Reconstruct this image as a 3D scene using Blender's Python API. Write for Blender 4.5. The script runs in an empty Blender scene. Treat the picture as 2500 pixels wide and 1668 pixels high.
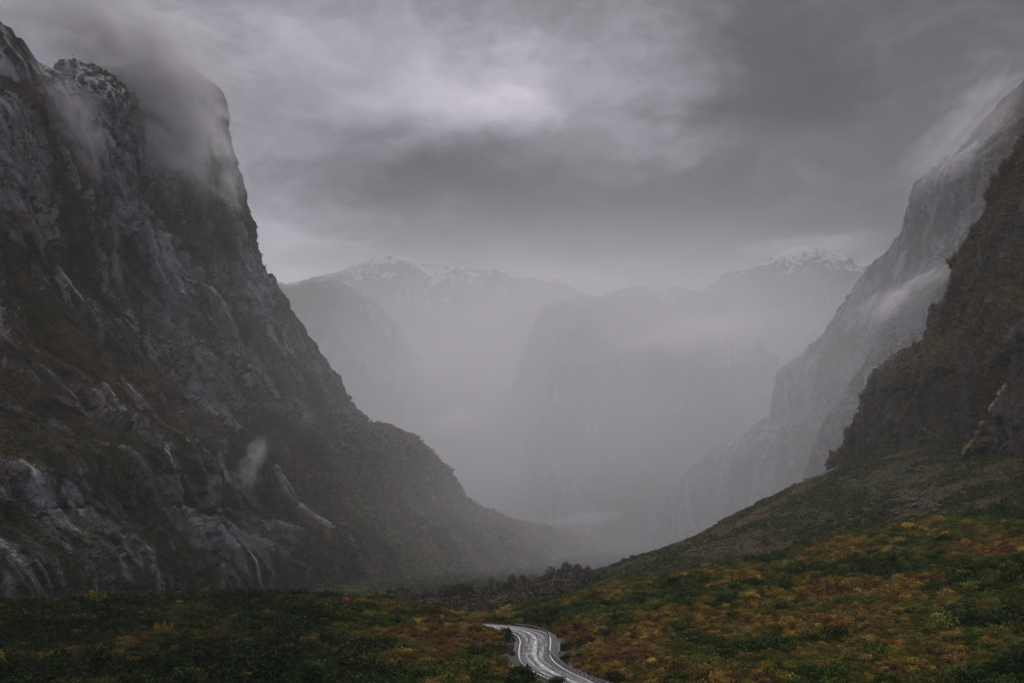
import bpy, math, random
import numpy as np
R = math.radians
S = bpy.context.scene
COL = S.collection
rng = np.random.default_rng(7)
random.seed(7)
F = 3472.0; HZ = 1250.0          # focal length in photo pixels, row of the horizon

# ------------------------------------------------------------------ camera
cam = bpy.data.cameras.new('camera'); camo = bpy.data.objects.new('camera', cam); COL.objects.link(camo)
cam.lens = 50.0; cam.sensor_width = 36.0
cam.shift_y = (HZ - 834.0) / 2500.0
cam.clip_start = 0.5; cam.clip_end = 40000
camo.location = (0, 0, 0); camo.rotation_euler = (R(90), 0, 0)
S.camera = camo

# ------------------------------------------------------------------ exposure, render settings
S.view_settings.view_transform = 'Standard'; S.view_settings.look = 'None'
S.view_settings.exposure = 0.0; S.view_settings.gamma = 1.0
S.render.engine = 'CYCLES'
S.cycles.use_denoising = True
S.cycles.max_bounces = 5; S.cycles.diffuse_bounces = 2; S.cycles.glossy_bounces = 2
S.cycles.transparent_max_bounces = 6; S.cycles.volume_bounces = 1
S.cycles.volume_max_steps = 64
S.cycles.volume_step_rate = 2.0
S.cycles.caustics_reflective = False; S.cycles.caustics_refractive = False

# ------------------------------------------------------------------ node helper
class NT:
    def __init__(s, tree): s.t = tree; s.n = tree.nodes; s.l = tree.links
    def add(s, kind, **k):
        n = s.n.new(kind)
        ins = k.pop('i', {})
        for a, v in k.items(): setattr(n, a, v)
        for a, v in ins.items():
            if hasattr(v, 'is_output') or isinstance(v, bpy.types.NodeSocket): s.l.new(v, n.inputs[a])
            else: n.inputs[a].default_value = v
        return n
    def math(s, op, a, b=0.0, c=None, clamp=False):
        i = {0: a, 1: b}
        if c is not None: i[2] = c
        return s.add('ShaderNodeMath', operation=op, use_clamp=clamp, i=i).outputs[0]
    def vmath(s, op, a, b=(0, 0, 0)):
        n = s.add('ShaderNodeVectorMath', operation=op, i={0: a})
        if op == 'SCALE':
            if isinstance(b, (int, float)): n.inputs[3].default_value = b
            else: s.l.new(b, n.inputs[3])
        else:
            if isinstance(b, bpy.types.NodeSocket): s.l.new(b, n.inputs[1])
            else: n.inputs[1].default_value = b
        return n.outputs[0]
    def noise(s, vec, scale, detail=4, rough=0.55, dist=0.0, out=0):
        return s.add('ShaderNodeTexNoise', i={'Vector': vec, 'Scale': scale, 'Detail': detail, 'Roughness': rough, 'Distortion': dist}).outputs[out]
    def mrange(s, v, a, b, c=0.0, d=1.0, smooth=True):
        n = s.add('ShaderNodeMapRange', i={0: v, 1: a, 2: b, 3: c, 4: d})
        if smooth: n.interpolation_type = 'SMOOTHSTEP'
        return n.outputs[0]
    def mix(s, f, a, b, mode='MIX'):
        n = s.add('ShaderNodeMix', data_type='RGBA', blend_type=mode)
        for k, v in ((0, f), (6, a), (7, b)):
            if isinstance(v, bpy.types.NodeSocket): s.l.new(v, n.inputs[k])
            elif k == 0: n.inputs[k].default_value = v
            else: n.inputs[k].default_value = (*v[:3], 1.0)
        return n.outputs[2]

def new_mat(name):
    m = bpy.data.materials.new(name); m.use_nodes = True
    m.node_tree.nodes.clear()
    T = NT(m.node_tree)
    out = T.add('ShaderNodeOutputMaterial')
    return m, T, out

# ------------------------------------------------------------------ world: overcast cloud cover over a physical sky
SUN_AZ, SUN_EL = 4.0, 33.0       # degrees to the right of the view axis, above the horizon
w = bpy.data.worlds.new('World'); S.world = w; w.use_nodes = True
w.node_tree.nodes.clear(); T = NT(w.node_tree)
wo = T.add('ShaderNodeOutputWorld')
sky = T.add('ShaderNodeTexSky', sky_type='NISHITA', sun_disc=False, sun_elevation=R(SUN_EL), sun_rotation=R(SUN_AZ))
b1 = T.add('ShaderNodeBackground', i={'Color': sky.outputs[0], 'Strength': 0.05})
tc = T.add('ShaderNodeTexCoord').outputs['Generated']
sep = T.add('ShaderNodeSeparateXYZ', i={0: tc})
az0 = T.math('ARCTAN2', sep.outputs[0], sep.outputs[1])
el0 = T.math('ARCSINE', sep.outputs[2])
cmb = T.add('ShaderNodeCombineXYZ', i={0: az0, 1: T.math('MULTIPLY', el0, 1.7)}).outputs[0]
wr1 = T.vmath('SCALE', T.vmath('SUBTRACT', T.noise(cmb, 6.0, 6, 0.6, out=1), (0.5, 0.5, 0.5)), 0.20)
cw = T.vmath('ADD', cmb, wr1)
sw = T.add('ShaderNodeSeparateXYZ', i={0: cw})
AZ, EL = sw.outputs[0], sw.outputs[1]
def blob(px, py, rx, ry, amp):
    """a lump of brighter or darker cloud standing at a compass direction and elevation of the sky"""
    a = math.atan((px - 1250) / F); e = math.atan((HZ - py) / F / math.hypot(1, (px - 1250) / F)) * 1.7
    u = T.math('DIVIDE', T.math('SUBTRACT', AZ, a), rx / F)
    v = T.math('DIVIDE', T.math('SUBTRACT', EL, e), ry / F * 1.7)
    r2 = T.math('ADD', T.math('MULTIPLY', u, u), T.math('MULTIPLY', v, v))
    return T.math('MULTIPLY', T.math('EXPONENT', T.math('MULTIPLY', r2, -1.0)), amp)
BASE = 0.32
tot = BASE
for bl in [(1210, 190, 290, 105, 0.38), (1560, 210, 110, 110, 0.12), (700, 250, 230, 330, 0.06), (560, 60, 200, 130, 0.08),
           (1000, 60, 260, 90, 0.12), (2000, 110, 600, 190, -0.20), (1850, 420, 500, 170, -0.13), (1000, 480, 460, 80, -0.22),
           (1560, 590, 420, 80, -0.24), (660, 620, 110, 200, 0.20), (1500, 345, 420, 70, 0.07), (1430, 690, 300, 60, 0.04),
           (2300, 640, 300, 200, -0.03), (780, 480, 200, 60, 0.07), (300, 40, 250, 160, -0.03)]:
    tot = T.math('ADD', tot, blob(*bl))
n1 = T.noise(T.vmath('MULTIPLY', cw, (1, 1.25, 1)), 8.0, 6, 0.55)
tot = T.math('ADD', tot, T.math('MULTIPLY', T.math('SUBTRACT', n1, 0.5), 0.44))
n2 = T.noise(cw, 24.0, 5, 0.55)
tot = T.math('ADD', tot, T.math('MULTIPLY', T.math('SUBTRACT', n2, 0.5), 0.16))
tq = T.math('MULTIPLY', T.math('SUBTRACT', tot, 0.18), 0.76)
tot = T.math('ADD', 0.03, T.math('ADD', tq, T.math('SQRT', T.math('ADD', T.math('MULTIPLY', tq, tq), 0.006))))
tot = T.math('MULTIPLY', tot, T.mrange(el0, 0.33, 1.0, 0.50, 1.9))
tint = T.mix(T.mrange(tot, 0.1, 0.6), (0.94, 0.905, 1.07), (1.04, 0.965, 1.045))
cl = T.vmath('SCALE', tint, tot)
b2 = T.add('ShaderNodeBackground', i={'Color': cl, 'Strength': 1.5})
mx = T.add('ShaderNodeMixShader', i={0: 0.93, 1: b1.outputs[0], 2: b2.outputs[0]})
T.l.new(mx.outputs[0], wo.inputs[0])

# ------------------------------------------------------------------ sun behind the cloud
sl = bpy.data.lights.new('sun', 'SUN'); sl.energy = 1.25; sl.angle = R(24); sl.color = (1.0, 0.98, 0.965)
so = bpy.data.objects.new('sun', sl); COL.objects.link(so)
so.rotation_euler = (R(-(90 - SUN_EL)), 0, R(-SUN_AZ))    # light comes from up the valley, towards the camera

# amounts of haze and mist
HAZE = 0.00004; ANI = 0.35
MISTS = [
 dict(px=370, py=230, Y=1540, rx=220, ry=130, rz=130, dens=0.045, seed=1, rot=45, sc=3.0),
 dict(px=190, py=300, Y=1320, rx=34, ry=60, rz=95, dens=0.030, seed=2, rot=-28, sc=2.6),
 dict(px=230, py=50, Y=1600, rx=300, ry=170, rz=80, dens=0.030, seed=3, rot=14, sc=3.0),
 dict(px=626, py=1100, Y=1310, rx=20, ry=26, rz=26, dens=0.024, seed=4, rot=10, sc=2.0),
 dict(px=608, py=1150, Y=1310, rx=20, ry=26, rz=36, dens=0.016, seed=21, rot=20, sc=2.4),
 dict(px=1120, py=1030, Y=3250, rx=130, ry=120, rz=60, dens=0.020, seed=5, rot=-10, sc=3),
 dict(px=1430, py=1265, Y=3250, rx=160, ry=120, rz=28, dens=0.018, seed=6, rot=-6, sc=3),
 dict(px=1700, py=810, Y=3500, rx=360, ry=200, rz=75, dens=0.008, seed=7, rot=-12, sc=3),
 dict(px=2210, py=720, Y=2150, rx=170, ry=120, rz=42, dens=0.010, seed=8, rot=-28, sc=3),
 dict(px=2350, py=330, Y=2480, rx=260, ry=150, rz=110, dens=0.006, seed=9, rot=-45, sc=3),
 dict(px=760, py=620, Y=3700, rx=330, ry=200, rz=90, dens=0.006, seed=13, rot=0, sc=3),
 dict(px=1980, py=600, Y=4800, rx=460, ry=200, rz=80, dens=0.004, seed=15, rot=-5, sc=3),
]
BANKS = [
 dict(px=1350, py=1180, Y=2700, rx=1300, ry=1900, rz=600, dens=0.0007, seed=1, lump=.3),
 dict(px=1300, py=1130, Y=4250, rx=1900, ry=850, rz=880, dens=0.0032, seed=2, lump=.6, sc=2.4),
]

# ------------------------------------------------------------------ numpy helpers
PERM = np.tile(np.random.default_rng(11).permutation(4096), 2).astype(np.int64)
ANG = np.random.default_rng(12).random(4096) * 2 * np.pi
GX, GY = np.cos(ANG).astype(np.float32), np.sin(ANG).astype(np.float32)
def perlin(x, y, seed=0):
    x = np.asarray(x, float) + seed * 17.31; y = np.asarray(y, float) + seed * 9.73
    xi = np.floor(x).astype(np.int64); yi = np.floor(y).astype(np.int64)
    xf = (x - xi).astype(np.float32); yf = (y - yi).astype(np.float32)
    u = xf * xf * xf * (xf * (xf * 6 - 15) + 10); v = yf * yf * yf * (yf * (yf * 6 - 15) + 10)
    def g(ix, iy, dx, dy):
        h = PERM[(PERM[ix & 4095] + iy) & 4095]
        return GX[h] * dx + GY[h] * dy
    a = g(xi, yi, xf, yf); b = g(xi + 1, yi, xf - 1, yf); c = g(xi, yi + 1, xf, yf - 1); d = g(xi + 1, yi + 1, xf - 1, yf - 1)
    return 1.5 * (a + u * (b - a) + v * (c - a + u * (a - b - c + d)))
def fbm(x, y, o=4, seed=0, gain=0.5, lac=2.03):
    s = 0; a = 1.0
    for k in range(o):
        s = s + a * perlin(x, y, seed + k); x = x * lac; y = y * lac; a *= gain
    return s
def ridged(x, y, o=4, seed=0, gain=0.5, lac=2.07):
    s = 0; a = 1.0
    for k in range(o):
        s = s + a * (1 - 2 * np.abs(perlin(x, y, seed + k))); x = x * lac; y = y * lac; a *= gain
    return s
def slabs(x, y, seed=0):
    """fractured plates: every cell of a jittered grid is a tilted, offset facet; returns height, cell value, distance to the crack"""
    xi = np.floor(x).astype(np.int64); yi = np.floor(y).astype(np.int64)
    b1 = np.full(x.shape, 9.0, np.float32); b2 = b1.copy(); hx = np.zeros(x.shape, np.float32); hy = hx.copy(); hid = np.zeros(x.shape, np.int64)
    for dx in (-1, 0, 1):
        for dy in (-1, 0, 1):
            h = PERM[(PERM[(xi + dx + seed * 31) & 4095] + yi + dy + seed * 7) & 4095]
            ox = (dx + xi + 0.1 + 0.8 * (h % 64) / 64.0 - x).astype(np.float32); oy = (dy + yi + 0.1 + 0.8 * (h // 64) / 64.0 - y).astype(np.float32)
            d = ox * ox + oy * oy; m = d < b1
            b2 = np.where(m, b1, np.minimum(b2, d)); b1 = np.where(m, d, b1); hx = np.where(m, ox, hx); hy = np.where(m, oy, hy); hid = np.where(m, h, hid)
    r1 = GX[hid]; r2 = GY[(hid * 7) & 4095]; r3 = GX[(hid * 13 + 5) & 4095]
    return 0.55 * r1 + 0.9 * (r2 * hx + r3 * hy), r3 * 0.5 + 0.5, np.sqrt(b2) - np.sqrt(b1)
def sst(x, a, b):
    t = np.clip((x - a) / (b - a), 0, 1); return t * t * (3 - 2 * t)
def W(px, py, Y):
    px, py, Y = (np.asarray(v, float) for v in (px, py, Y))
    return np.stack([(px - 1250) / F * Y, Y, (HZ - py) / F * Y], -1)
def catmull(P, n):
    """n points along a smooth curve through the rows of P, evenly spaced in arc length"""
    P = np.asarray(P, float); Q = np.vstack([2 * P[0] - P[1], P, 2 * P[-1] - P[-2]]); out = []
    for i in range(len(P) - 1):
        t = np.linspace(0, 1, 40, endpoint=False)[:, None]
        p0, p1, p2, p3 = Q[i:i + 4]
        out.append(0.5 * (2 * p1 + (p2 - p0) * t + (2 * p0 - 5 * p1 + 4 * p2 - p3) * t * t + (3 * p1 - p0 - 3 * p2 + p3) * t ** 3))
    C = np.vstack(out + [P[-1:]])
    L = np.r_[0, np.cumsum(np.linalg.norm(np.diff(C, axis=0), axis=1))]
    q = np.linspace(0, L[-1], n)
    return np.stack([np.interp(q, L, C[:, k]) for k in range(C.shape[1])], -1), q

def raw_mesh(name, V, Fq, mat=None, smooth=False, attrs=None, parent=None, uv=None):
    me = bpy.data.meshes.new(name)
    V = np.asarray(V, np.float32); Fq = np.asarray(Fq, np.int32)
    k = Fq.shape[1]
    me.vertices.add(len(V)); me.vertices.foreach_set('co', V.ravel())
    me.loops.add(Fq.size); me.loops.foreach_set('vertex_index', Fq.ravel())
    me.polygons.add(len(Fq)); me.polygons.foreach_set('loop_start', np.arange(0, Fq.size, k, dtype=np.int32))
    try: me.polygons.foreach_set('loop_total', np.full(len(Fq), k, np.int32))
    except Exception: pass
    for an, av in (attrs or {}).items():
        av = np.asarray(av, np.float32)
        if av.ndim == 2:
            a = me.attributes.new(an, 'FLOAT_COLOR', 'POINT'); a.data.foreach_set('color', np.c_[av, np.ones(len(av))].astype(np.float32).ravel())
        else:
            a = me.attributes.new(an, 'FLOAT', 'POINT'); a.data.foreach_set('value', av)
    me.update(calc_edges=True)
    me.polygons.foreach_set('use_smooth', np.full(len(Fq), smooth))
    if mat: me.materials.append(mat)
    if name is None: return me
    o = bpy.data.objects.new(name, me); COL.objects.link(o)
    if parent is not None: o.parent = parent
    return o
def grid_faces(nr, nc):
    i = np.arange(nr - 1)[:, None] * nc + np.arange(nc - 1)[None]
    return np.stack([i, i + 1, i + nc + 1, i + nc], -1).reshape(-1, 4)
def tag(o, label=None, cat=None, group=None, kind=None):
    for k, v in (('label', label), ('category', cat), ('group', group), ('kind', kind)):
        if v: o[k] = v
    return o

# ------------------------------------------------------------------ materials of the land
def rock_material(name, snow=None, streak=1.0, veg_col=((0.020, 0.028, 0.008), (0.072, 0.066, 0.022)), rock_col=((0.035, 0.034, 0.038), (0.34, 0.33, 0.35)), fine=1.0):
    m, T, out = new_mat(name)
    at = lambda n: T.add('ShaderNodeAttribute', attribute_name=n).outputs['Fac']
    U, V, veg, red = at('flow_u'), at('flow_t'), at('veg'), at('rust')
    vec = T.add('ShaderNodeCombineXYZ', i={0: T.math('MULTIPLY', U, 1.0), 1: T.math('MULTIPLY', V, 0.33)}).outputs[0]
    pos = T.add('ShaderNodeNewGeometry').outputs['Position']
    s1 = T.noise(vec, 0.055 * fine, 7, 0.68, 0.6)
    s2 = T.noise(vec, 0.30 * fine, 5, 0.65, 0.3)
    s3 = T.noise(pos, 0.012 * fine, 4, 0.6)
    rr = T.math('ADD', T.math('MULTIPLY', s1, 0.62), T.math('ADD', T.math('MULTIPLY', s2, 0.38), T.math('MULTIPLY', T.math('SUBTRACT', s3, 0.5), 0.5)))
    s4 = T.noise(vec, 1.1 * fine, 4, 0.7)
    rr = T.math('ADD', rr, T.math('MULTIPLY', T.math('SUBTRACT', s4, 0.5), 0.35))
    rr = T.math('ADD', rr, T.math('MULTIPLY', T.math('SUBTRACT', at('slab'), 0.38), 0.42))
    rock = T.mix(T.mrange(rr, 0.40, 0.66), rock_col[0], rock_col[1])
    stain = T.mrange(T.noise(vec, 0.02 * fine, 5, 0.65, 0.8), 0.38, 0.62, 0.55, 1.15)
    rock = T.vmath('SCALE', rock, stain)
    crack = T.mrange(T.noise(vec, 0.12 * fine, 6, 0.7, 1.6), 0.485, 0.515, 0.0, 1.0)
    edge = T.math('MULTIPLY', T.math('MULTIPLY', crack, T.math('SUBTRACT', 1.0, crack)), 3.2)
    rock = T.mix(T.math('MULTIPLY', edge, 0.75), rock, (0.02, 0.02, 0.022))
    v1 = T.noise(pos, 0.10 * fine, 5, 0.7)
    vcol = T.mix(T.mrange(v1, 0.35, 0.65), veg_col[0], veg_col[1])
    vcol = T.mix(T.math('MULTIPLY', red, T.mrange(T.noise(pos, 0.05 * fine, 4, 0.7), 0.42, 0.6)), vcol, (0.105, 0.060, 0.028))
    vn = T.math('ADD', veg, T.math('MULTIPLY', T.math('SUBTRACT', T.noise(vec, 0.07 * fine, 7, 0.72, 0.3), 0.5), 1.5))
    vn = T.math('ADD', vn, T.math('MULTIPLY', T.math('SUBTRACT', T.noise(pos, 0.22 * fine, 6, 0.78), 0.5), 1.7))
    gz = T.add('ShaderNodeSeparateXYZ', i={0: T.add('ShaderNodeNewGeometry').outputs['Normal']}).outputs[2]
    vn = T.math('ADD', vn, T.math('MULTIPLY', T.math('SUBTRACT', gz, 0.30), 0.9))
    col = T.mix(T.mrange(vn, 0.45, 0.52), rock, vcol)
    if snow:
        z = T.add('ShaderNodeSeparateXYZ', i={0: pos}).outputs[2]
        zz = T.math('ADD', T.math('DIVIDE', T.math('SUBTRACT', z, snow[0]), snow[1]), T.math('MULTIPLY', T.math('SUBTRACT', T.noise(pos, snow[2], 7, 0.75, 0.8), 0.5), 4.2))
        nz = T.add('ShaderNodeSeparateXYZ', i={0: T.add('ShaderNodeNewGeometry').outputs['Normal']}).outputs[2]
        zz = T.math('ADD', zz, T.math('MULTIPLY', T.math('SUBTRACT', nz, 0.5), 1.0))
        col = T.mix(T.mrange(zz, 0.55, 0.8), col, (0.55, 0.57, 0.60))
    if name == 'streaked_granite':
        col = T.mix(T.math('MULTIPLY', T.mrange(at('snowy'), 0.1, 0.8), T.mrange(T.noise(pos, 0.07, 7, 0.75, 1.0), 0.50, 0.60)), col, (0.75, 0.77, 0.8))
    bmp = T.add('ShaderNodeBump', i={'Strength': 1.0, 'Distance': 4.0 / fine, 'Height': T.math('ADD', T.math('MULTIPLY', s2, 1.0), T.math('ADD', T.math('MULTIPLY', s4, 0.45), T.math('MULTIPLY', v1, 0.6)))})
    ro = T.mrange(vn, 0.42, 0.55, 0.55, 0.95)
    bs = T.add('ShaderNodeBsdfPrincipled', i={'Base Color': col, 'Roughness': ro, 'Normal': bmp.outputs[0]})
    bs.inputs['Specular IOR Level'].default_value = 0.25
    T.l.new(bs.outputs[0], out.inputs[0])
    return m

# ------------------------------------------------------------------ mountain walls
def wall(name, pts, side, mat, yend=700, back=350, ns=500, nt=700, k=0.15, amp=1.0, taper=0.0, vegb=0.0, veg_t=None, rust=0.3, seed=1, feat=1.0, shear=0.0, kb=(0.9, 0.4), nb=60):
    """a valley wall: pts = (photo x, photo y, distance) down its nose; it runs from the nose towards the viewer, and wraps round behind"""
    P = W(*np.array(pts, float).T)
    C, arc = catmull(P, nt)
    sf = np.linspace(0, 1, ns) ** 1.05
    sb = -np.linspace(1, 0, nb, endpoint=False) ** 1.3 * back
    s = np.r_[sb, sf]; n = len(s)
    s2 = np.where(s[None] > 0, s[None] * (C[:, 1:2] - yend), s[None]); rad = 30.0 * feat
    # smooth change of direction round the nose
    f = np.logaddexp(0, s2 / rad) * rad - math.log(2) * rad * np.exp(-np.abs(s2) / rad)
    b = np.logaddexp(0, -s2 / rad) * rad - math.log(2) * rad * np.exp(-np.abs(s2) / rad)
    kk = k if np.isscalar(k) else np.interp(C[:, 1], *k)[:, None]
    X = C[:, 0:1] + side * kk * f + side * kb[0] * b
    Y = C[:, 1:2] - f + kb[1] * b
    Z = C[:, 2:3] * np.ones_like(s2)
    Z = np.where(Z > 0, Z * (1 - taper * f), Z)
    G = np.stack([X + 0 * Z, Y + 0 * Z, Z], -1)
    U = Y; TT = -Z - side * 0.6 * X
    U = U + shear * TT
    dU = np.gradient(G, axis=1); dT = np.gradient(G, axis=0)
    N = np.cross(dU, dT); N /= np.linalg.norm(N, axis=-1, keepdims=True) + 1e-9
    ref = np.array([-side, -0.4, 0.3]); N *= np.sign((N * ref).sum(-1, keepdims=True).mean())
    q = 1 / feat
    wx = 20 * feat * fbm(U * q / 160, TT * q / 230, 4, seed + 50); wy = 50 * feat * fbm(U * q / 200, TT * q / 260, 4, seed + 60)
    u, t = U + wx, TT + wy
    w2 = fbm(U * q / 22, TT * q / 30, 3, seed + 65)
    big = ridged(u * q / 210, t * q / 620, 3, seed)
    med = ridged(u * q / 58, t * q / 170, 4, seed + 10)
    big -= big.mean(); med -= med.mean()
    sa, va, ca = slabs(u * q / 48 + .10 * w2, t * q / 120 + .06 * w2, seed)
    sb_, vb_, cb = slabs(u * q / 19 + .15 * w2, t * q / 44 + .1 * w2, seed + 3)
    sc_, vc, cc = slabs(u * q / 7 + .2 * w2, t * q / 15 + .1 * w2, seed + 5)
    led = fbm(u * q / 120, t * q / 90, 4, seed + 20); led = np.tanh(3 * led)
    sml = fbm(u * q / 16, t * q / 20, 4, seed + 30, 0.62)
    edge = sst(np.abs(s2), 0, 160 * feat)
    D = feat * amp * ((8 + 26 * edge) * big * 0.6 + (2.5 + 5.0 * edge) * med + (2 + 5.0 * edge) * sa + 5.0 * sb_ + 2.3 * sc_ + 1.2 * led + 1.4 * sml)
    tn_ = np.linspace(0, 1, nt)[:, None]
    if name == 'left_cliff': D = D * (1 - .4 * sst(tn_, .24, .34) * sst(Y, 1300, 1800)) * np.interp(Y, [700, 1500], [.5, 1.0])
    slab = (0.40 * va + 0.35 * vb_ + 0.25 * vc) * (0.55 + 0.45 * sst(cb, 0.0, 0.12)) * (0.6 + 0.4 * sst(cc, 0.0, 0.15))
    G = G + N * D[..., None]
    vn = fbm(u * q / 120, t * q / 420, 6, seed + 80, 0.65)
    tv = np.interp(np.linspace(0, 1, nt), *(veg_t or ([0, 1], [0, 0])))[:, None]
    veg = 0.5 + 0.62 * vn - 0.20 * np.clip(med, -1.5, 1.5) - 0.30 * (va - .5) - 0.26 * (vb_ - .5) + 0.05 * led + vegb + tv * sst(Y, 1400, 1900)
    rs = np.clip(rust + 0.9 * fbm(u * q / 240, t * q / 300, 3, seed + 90), 0, 1)
    o = raw_mesh(name, G.reshape(-1, 3), grid_faces(nt, n), mat, True,
                 {'flow_u': U.ravel(), 'flow_t': TT.ravel(), 'veg': veg.ravel(), 'rust': (rs + 0 * X).ravel(), 'slab': (slab + 0 * X).ravel()})
    if name == 'left_cliff':
        sn = np.exp(-((G[..., 1] - 1390) / 120) ** 2) * sst(G[..., 2], 395, 440)
        a = o.data.attributes.new('snowy', 'FLOAT', 'POINT'); a.data.foreach_set('value', sn.ravel().astype(np.float32))
    tag(o, kind='structure')
    return G, N, veg, s, arc

def ridge(name, pts, mat, depth=900, slope=0.8, nx=420, ny=160, amp=1.0, vegb=0.0, seed=1, feat=1.0, bottom=-140):
    """a far mountain: its skyline through pts, slopes falling to both sides"""
    P = W(*np.array(pts, float).T); C, arc = catmull(P, nx)
    v = np.linspace(-1, 1, ny); v = np.sign(v) * np.abs(v) ** 1.4 * depth
    V = v[None]; A = arc[:, None]
    X = C[:, 0:1] + 0 * V; Y = C[:, 1:2] + V
    g = ridged(A / 420 / feat + 0.3 * fbm(A / 300, V / 300, 2, seed + 3), V / 900 / feat, 5, seed, 0.55)
    Z = C[:, 2:3] - slope * np.abs(V) ** 0.97 - 90 * feat * amp * sst(np.abs(V), 0, 260) * (1.2 - g) * 0.7 + 26 * amp * fbm(A / 90, V / 90, 5, seed + 7, .6) * (0.35 + sst(np.abs(V), 0, 100)) + 22 * slabs(A / 110 + 0 * V, V / 150 + 0 * A, seed)[0] * sst(np.abs(V), 0, 60)
    Z = np.maximum(Z, bottom)
    G = np.stack([X, Y, Z], -1)
    veg = 0.5 + 0.5 * fbm(A / 200, V / 200, 4, seed + 9) + vegb
    o = raw_mesh(name, G.reshape(-1, 3), grid_faces(nx, ny), mat, True,
                 {'flow_u': (A + 0 * V).ravel(), 'flow_t': (V * 1.3 + 0 * A).ravel(), 'veg': veg.ravel(), 'rust': np.zeros(nx * ny), 'slab': np.full(nx * ny, .4)})
    tag(o, kind='structure'); return G

M_near = rock_material('wet_rock_and_moss', fine=1.0, veg_col=((0.045, 0.052, 0.016), (0.19, 0.145, 0.060)), rock_col=((0.03, 0.03, 0.033), (0.24, 0.235, 0.25)))
M_left = rock_material('streaked_granite')
M_snow = rock_material('granite_with_snow', snow=(455, 60, 0.022))
M_farr = rock_material('pale_granite', snow=(760, 70, 0.02), fine=0.6, rock_col=((0.045, 0.045, 0.048), (0.36, 0.355, 0.37)))
M_far = rock_material('distant_rock', snow=(830, 260, 0.010), fine=0.35)
M_far2 = rock_material('distant_dark_rock', fine=0.35)

LEFT = [(440, 150, 1750), (468, 162, 1755), (510, 182, 1765), (537, 208, 1770), (553, 236, 1775), (561, 283, 1780), (575, 352, 1790), (590, 426, 1800), (612, 511, 1815), (628, 565, 1825), (638, 622, 1835),
        (665, 681, 1850), (702, 734, 1870), (734, 787, 1890), (766, 840, 1910), (798, 884, 1930), (830, 926, 1950), (851, 968, 1970), (880, 1012, 1990), (912, 1036, 2020),
        (960, 1044, 2070), (1000, 1058, 2110), (1037, 1086, 2160), (1064, 1118, 2210), (1096, 1160, 2270), (1128, 1202, 2340), (1160, 1236, 2420), (1223, 1264, 2560),
        (1330, 1292, 2800), (1420, 1312, 3050), (1500, 1332, 3300), (1580, 1352, 3500)]
gl = wall('left_cliff', LEFT, -1, M_left, yend=380, ns=1000, nt=1250, k=([0, 2070, 2270, 2800, 3500], [.15, .16, .172, .194, .236]), shear=-0.35, taper=0.00062, vegb=0.05,
          veg_t=([0, .15, .24, .31, 1], [-0.04, 0.0, 0.08, 0.8, 0.9]), seed=3)
BUT = [(-60, 20, 1330), (0, 51, 1340), (34, 66, 1345), (60, 110, 1350), (85, 150, 1355), (117, 205, 1360), (140, 255, 1370), (163, 325, 1385), (195, 400, 1410), (230, 480, 1440), (270, 560, 1480), (330, 660, 1560), (420, 800, 1680)]
wall('left_buttress', BUT, -1, M_left, yend=1060, ns=230, nt=620, k=0.3, vegb=-0.15, seed=23, amp=0.55)
RN = [(2560, 230, 1230), (2500, 335, 1240), (2447, 415, 1250), (2415, 479, 1260), (2372, 564, 1270), (2340, 628, 1280), (2308, 692, 1290), (2268, 766, 1305), (2236, 835, 1320), (2190, 862, 1335), (2122, 930, 1350), (2088, 1010, 1370),
      (2048, 1100, 1400), (2013, 1175, 1430), (1979, 1255, 1460), (1930, 1360, 1480)]
gr = wall('right_cliff', RN, 1, M_near, yend=620, ns=460, nt=760, k=0.25, vegb=0.26, rust=0.5, seed=41, amp=1.0)
RN2 = [(2620, 620, 1010), (2550, 760, 1020), (2480, 900, 1030), (2436, 985, 1040), (2394, 1062, 1050), (2356, 1130, 1060), (2326, 1190, 1070), (2300, 1270, 1080), (2280, 1340, 1090)]
wall('right_buttress', RN2, 1, M_near, yend=560, ns=280, nt=420, k=0.3, vegb=0.20, rust=0.4, seed=57, amp=1.0, feat=0.7)
RF = [(2640, 60, 2560), (2500, 197, 2600), (2400, 300, 2640), (2320, 380, 2670), (2234, 447, 2700), (2202, 553, 2730), (2160, 610, 2760), (2117, 660, 2790), (2042, 766, 2830), (1989, 840, 2870), (1904, 904, 2930), (1883, 968, 2960), (1861, 1032, 3000),
      (1745, 1096, 3080), (1691, 1138, 3140), (1638, 1202, 3220), (1596, 1266, 3300), (1532, 1314, 3420), (1440, 1345, 3600)]
grf = wall('far_right_ridge', RF, 1, M_farr, yend=1500, ns=360, nt=640, k=0.45, vegb=-0.1, veg_t=([0, .6, .8, 1], [0.05, -.1, .3, .7]), seed=71, feat=1.5, amp=0.6)
RF2 = [(2480, 560, 2150), (2330, 640, 2170), (2280, 667, 2180), (2230, 690, 2190), (2195, 730, 2200), (2160, 790, 2220), (2110, 880, 2250), (2060, 960, 2280), (2000, 1060, 2330), (1960, 1180, 2400)]
wall('inner_right_spur', RF2, 1, M_farr, yend=1500, ns=150, nt=260, k=0.5, vegb=0.0, seed=83, feat=1.0, amp=0.5)
ridge('centre_mountain', [(1180, 1260, 4302), (1235, 1000, 4351), (1262, 900, 4402), (1300, 800, 4421), (1340, 742, 4451), (1400, 726, 4481), (1470, 722, 4502), (1520, 706, 4521), (1568, 700, 4521), (1610, 710, 4541), (1660, 702, 4562), (1720, 712, 4581), (1790, 722, 4600), (1880, 735, 4623), (2000, 750, 4657), (2200, 780, 4703)], M_far2, seed=91, slope=0.75, depth=1200)
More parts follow.
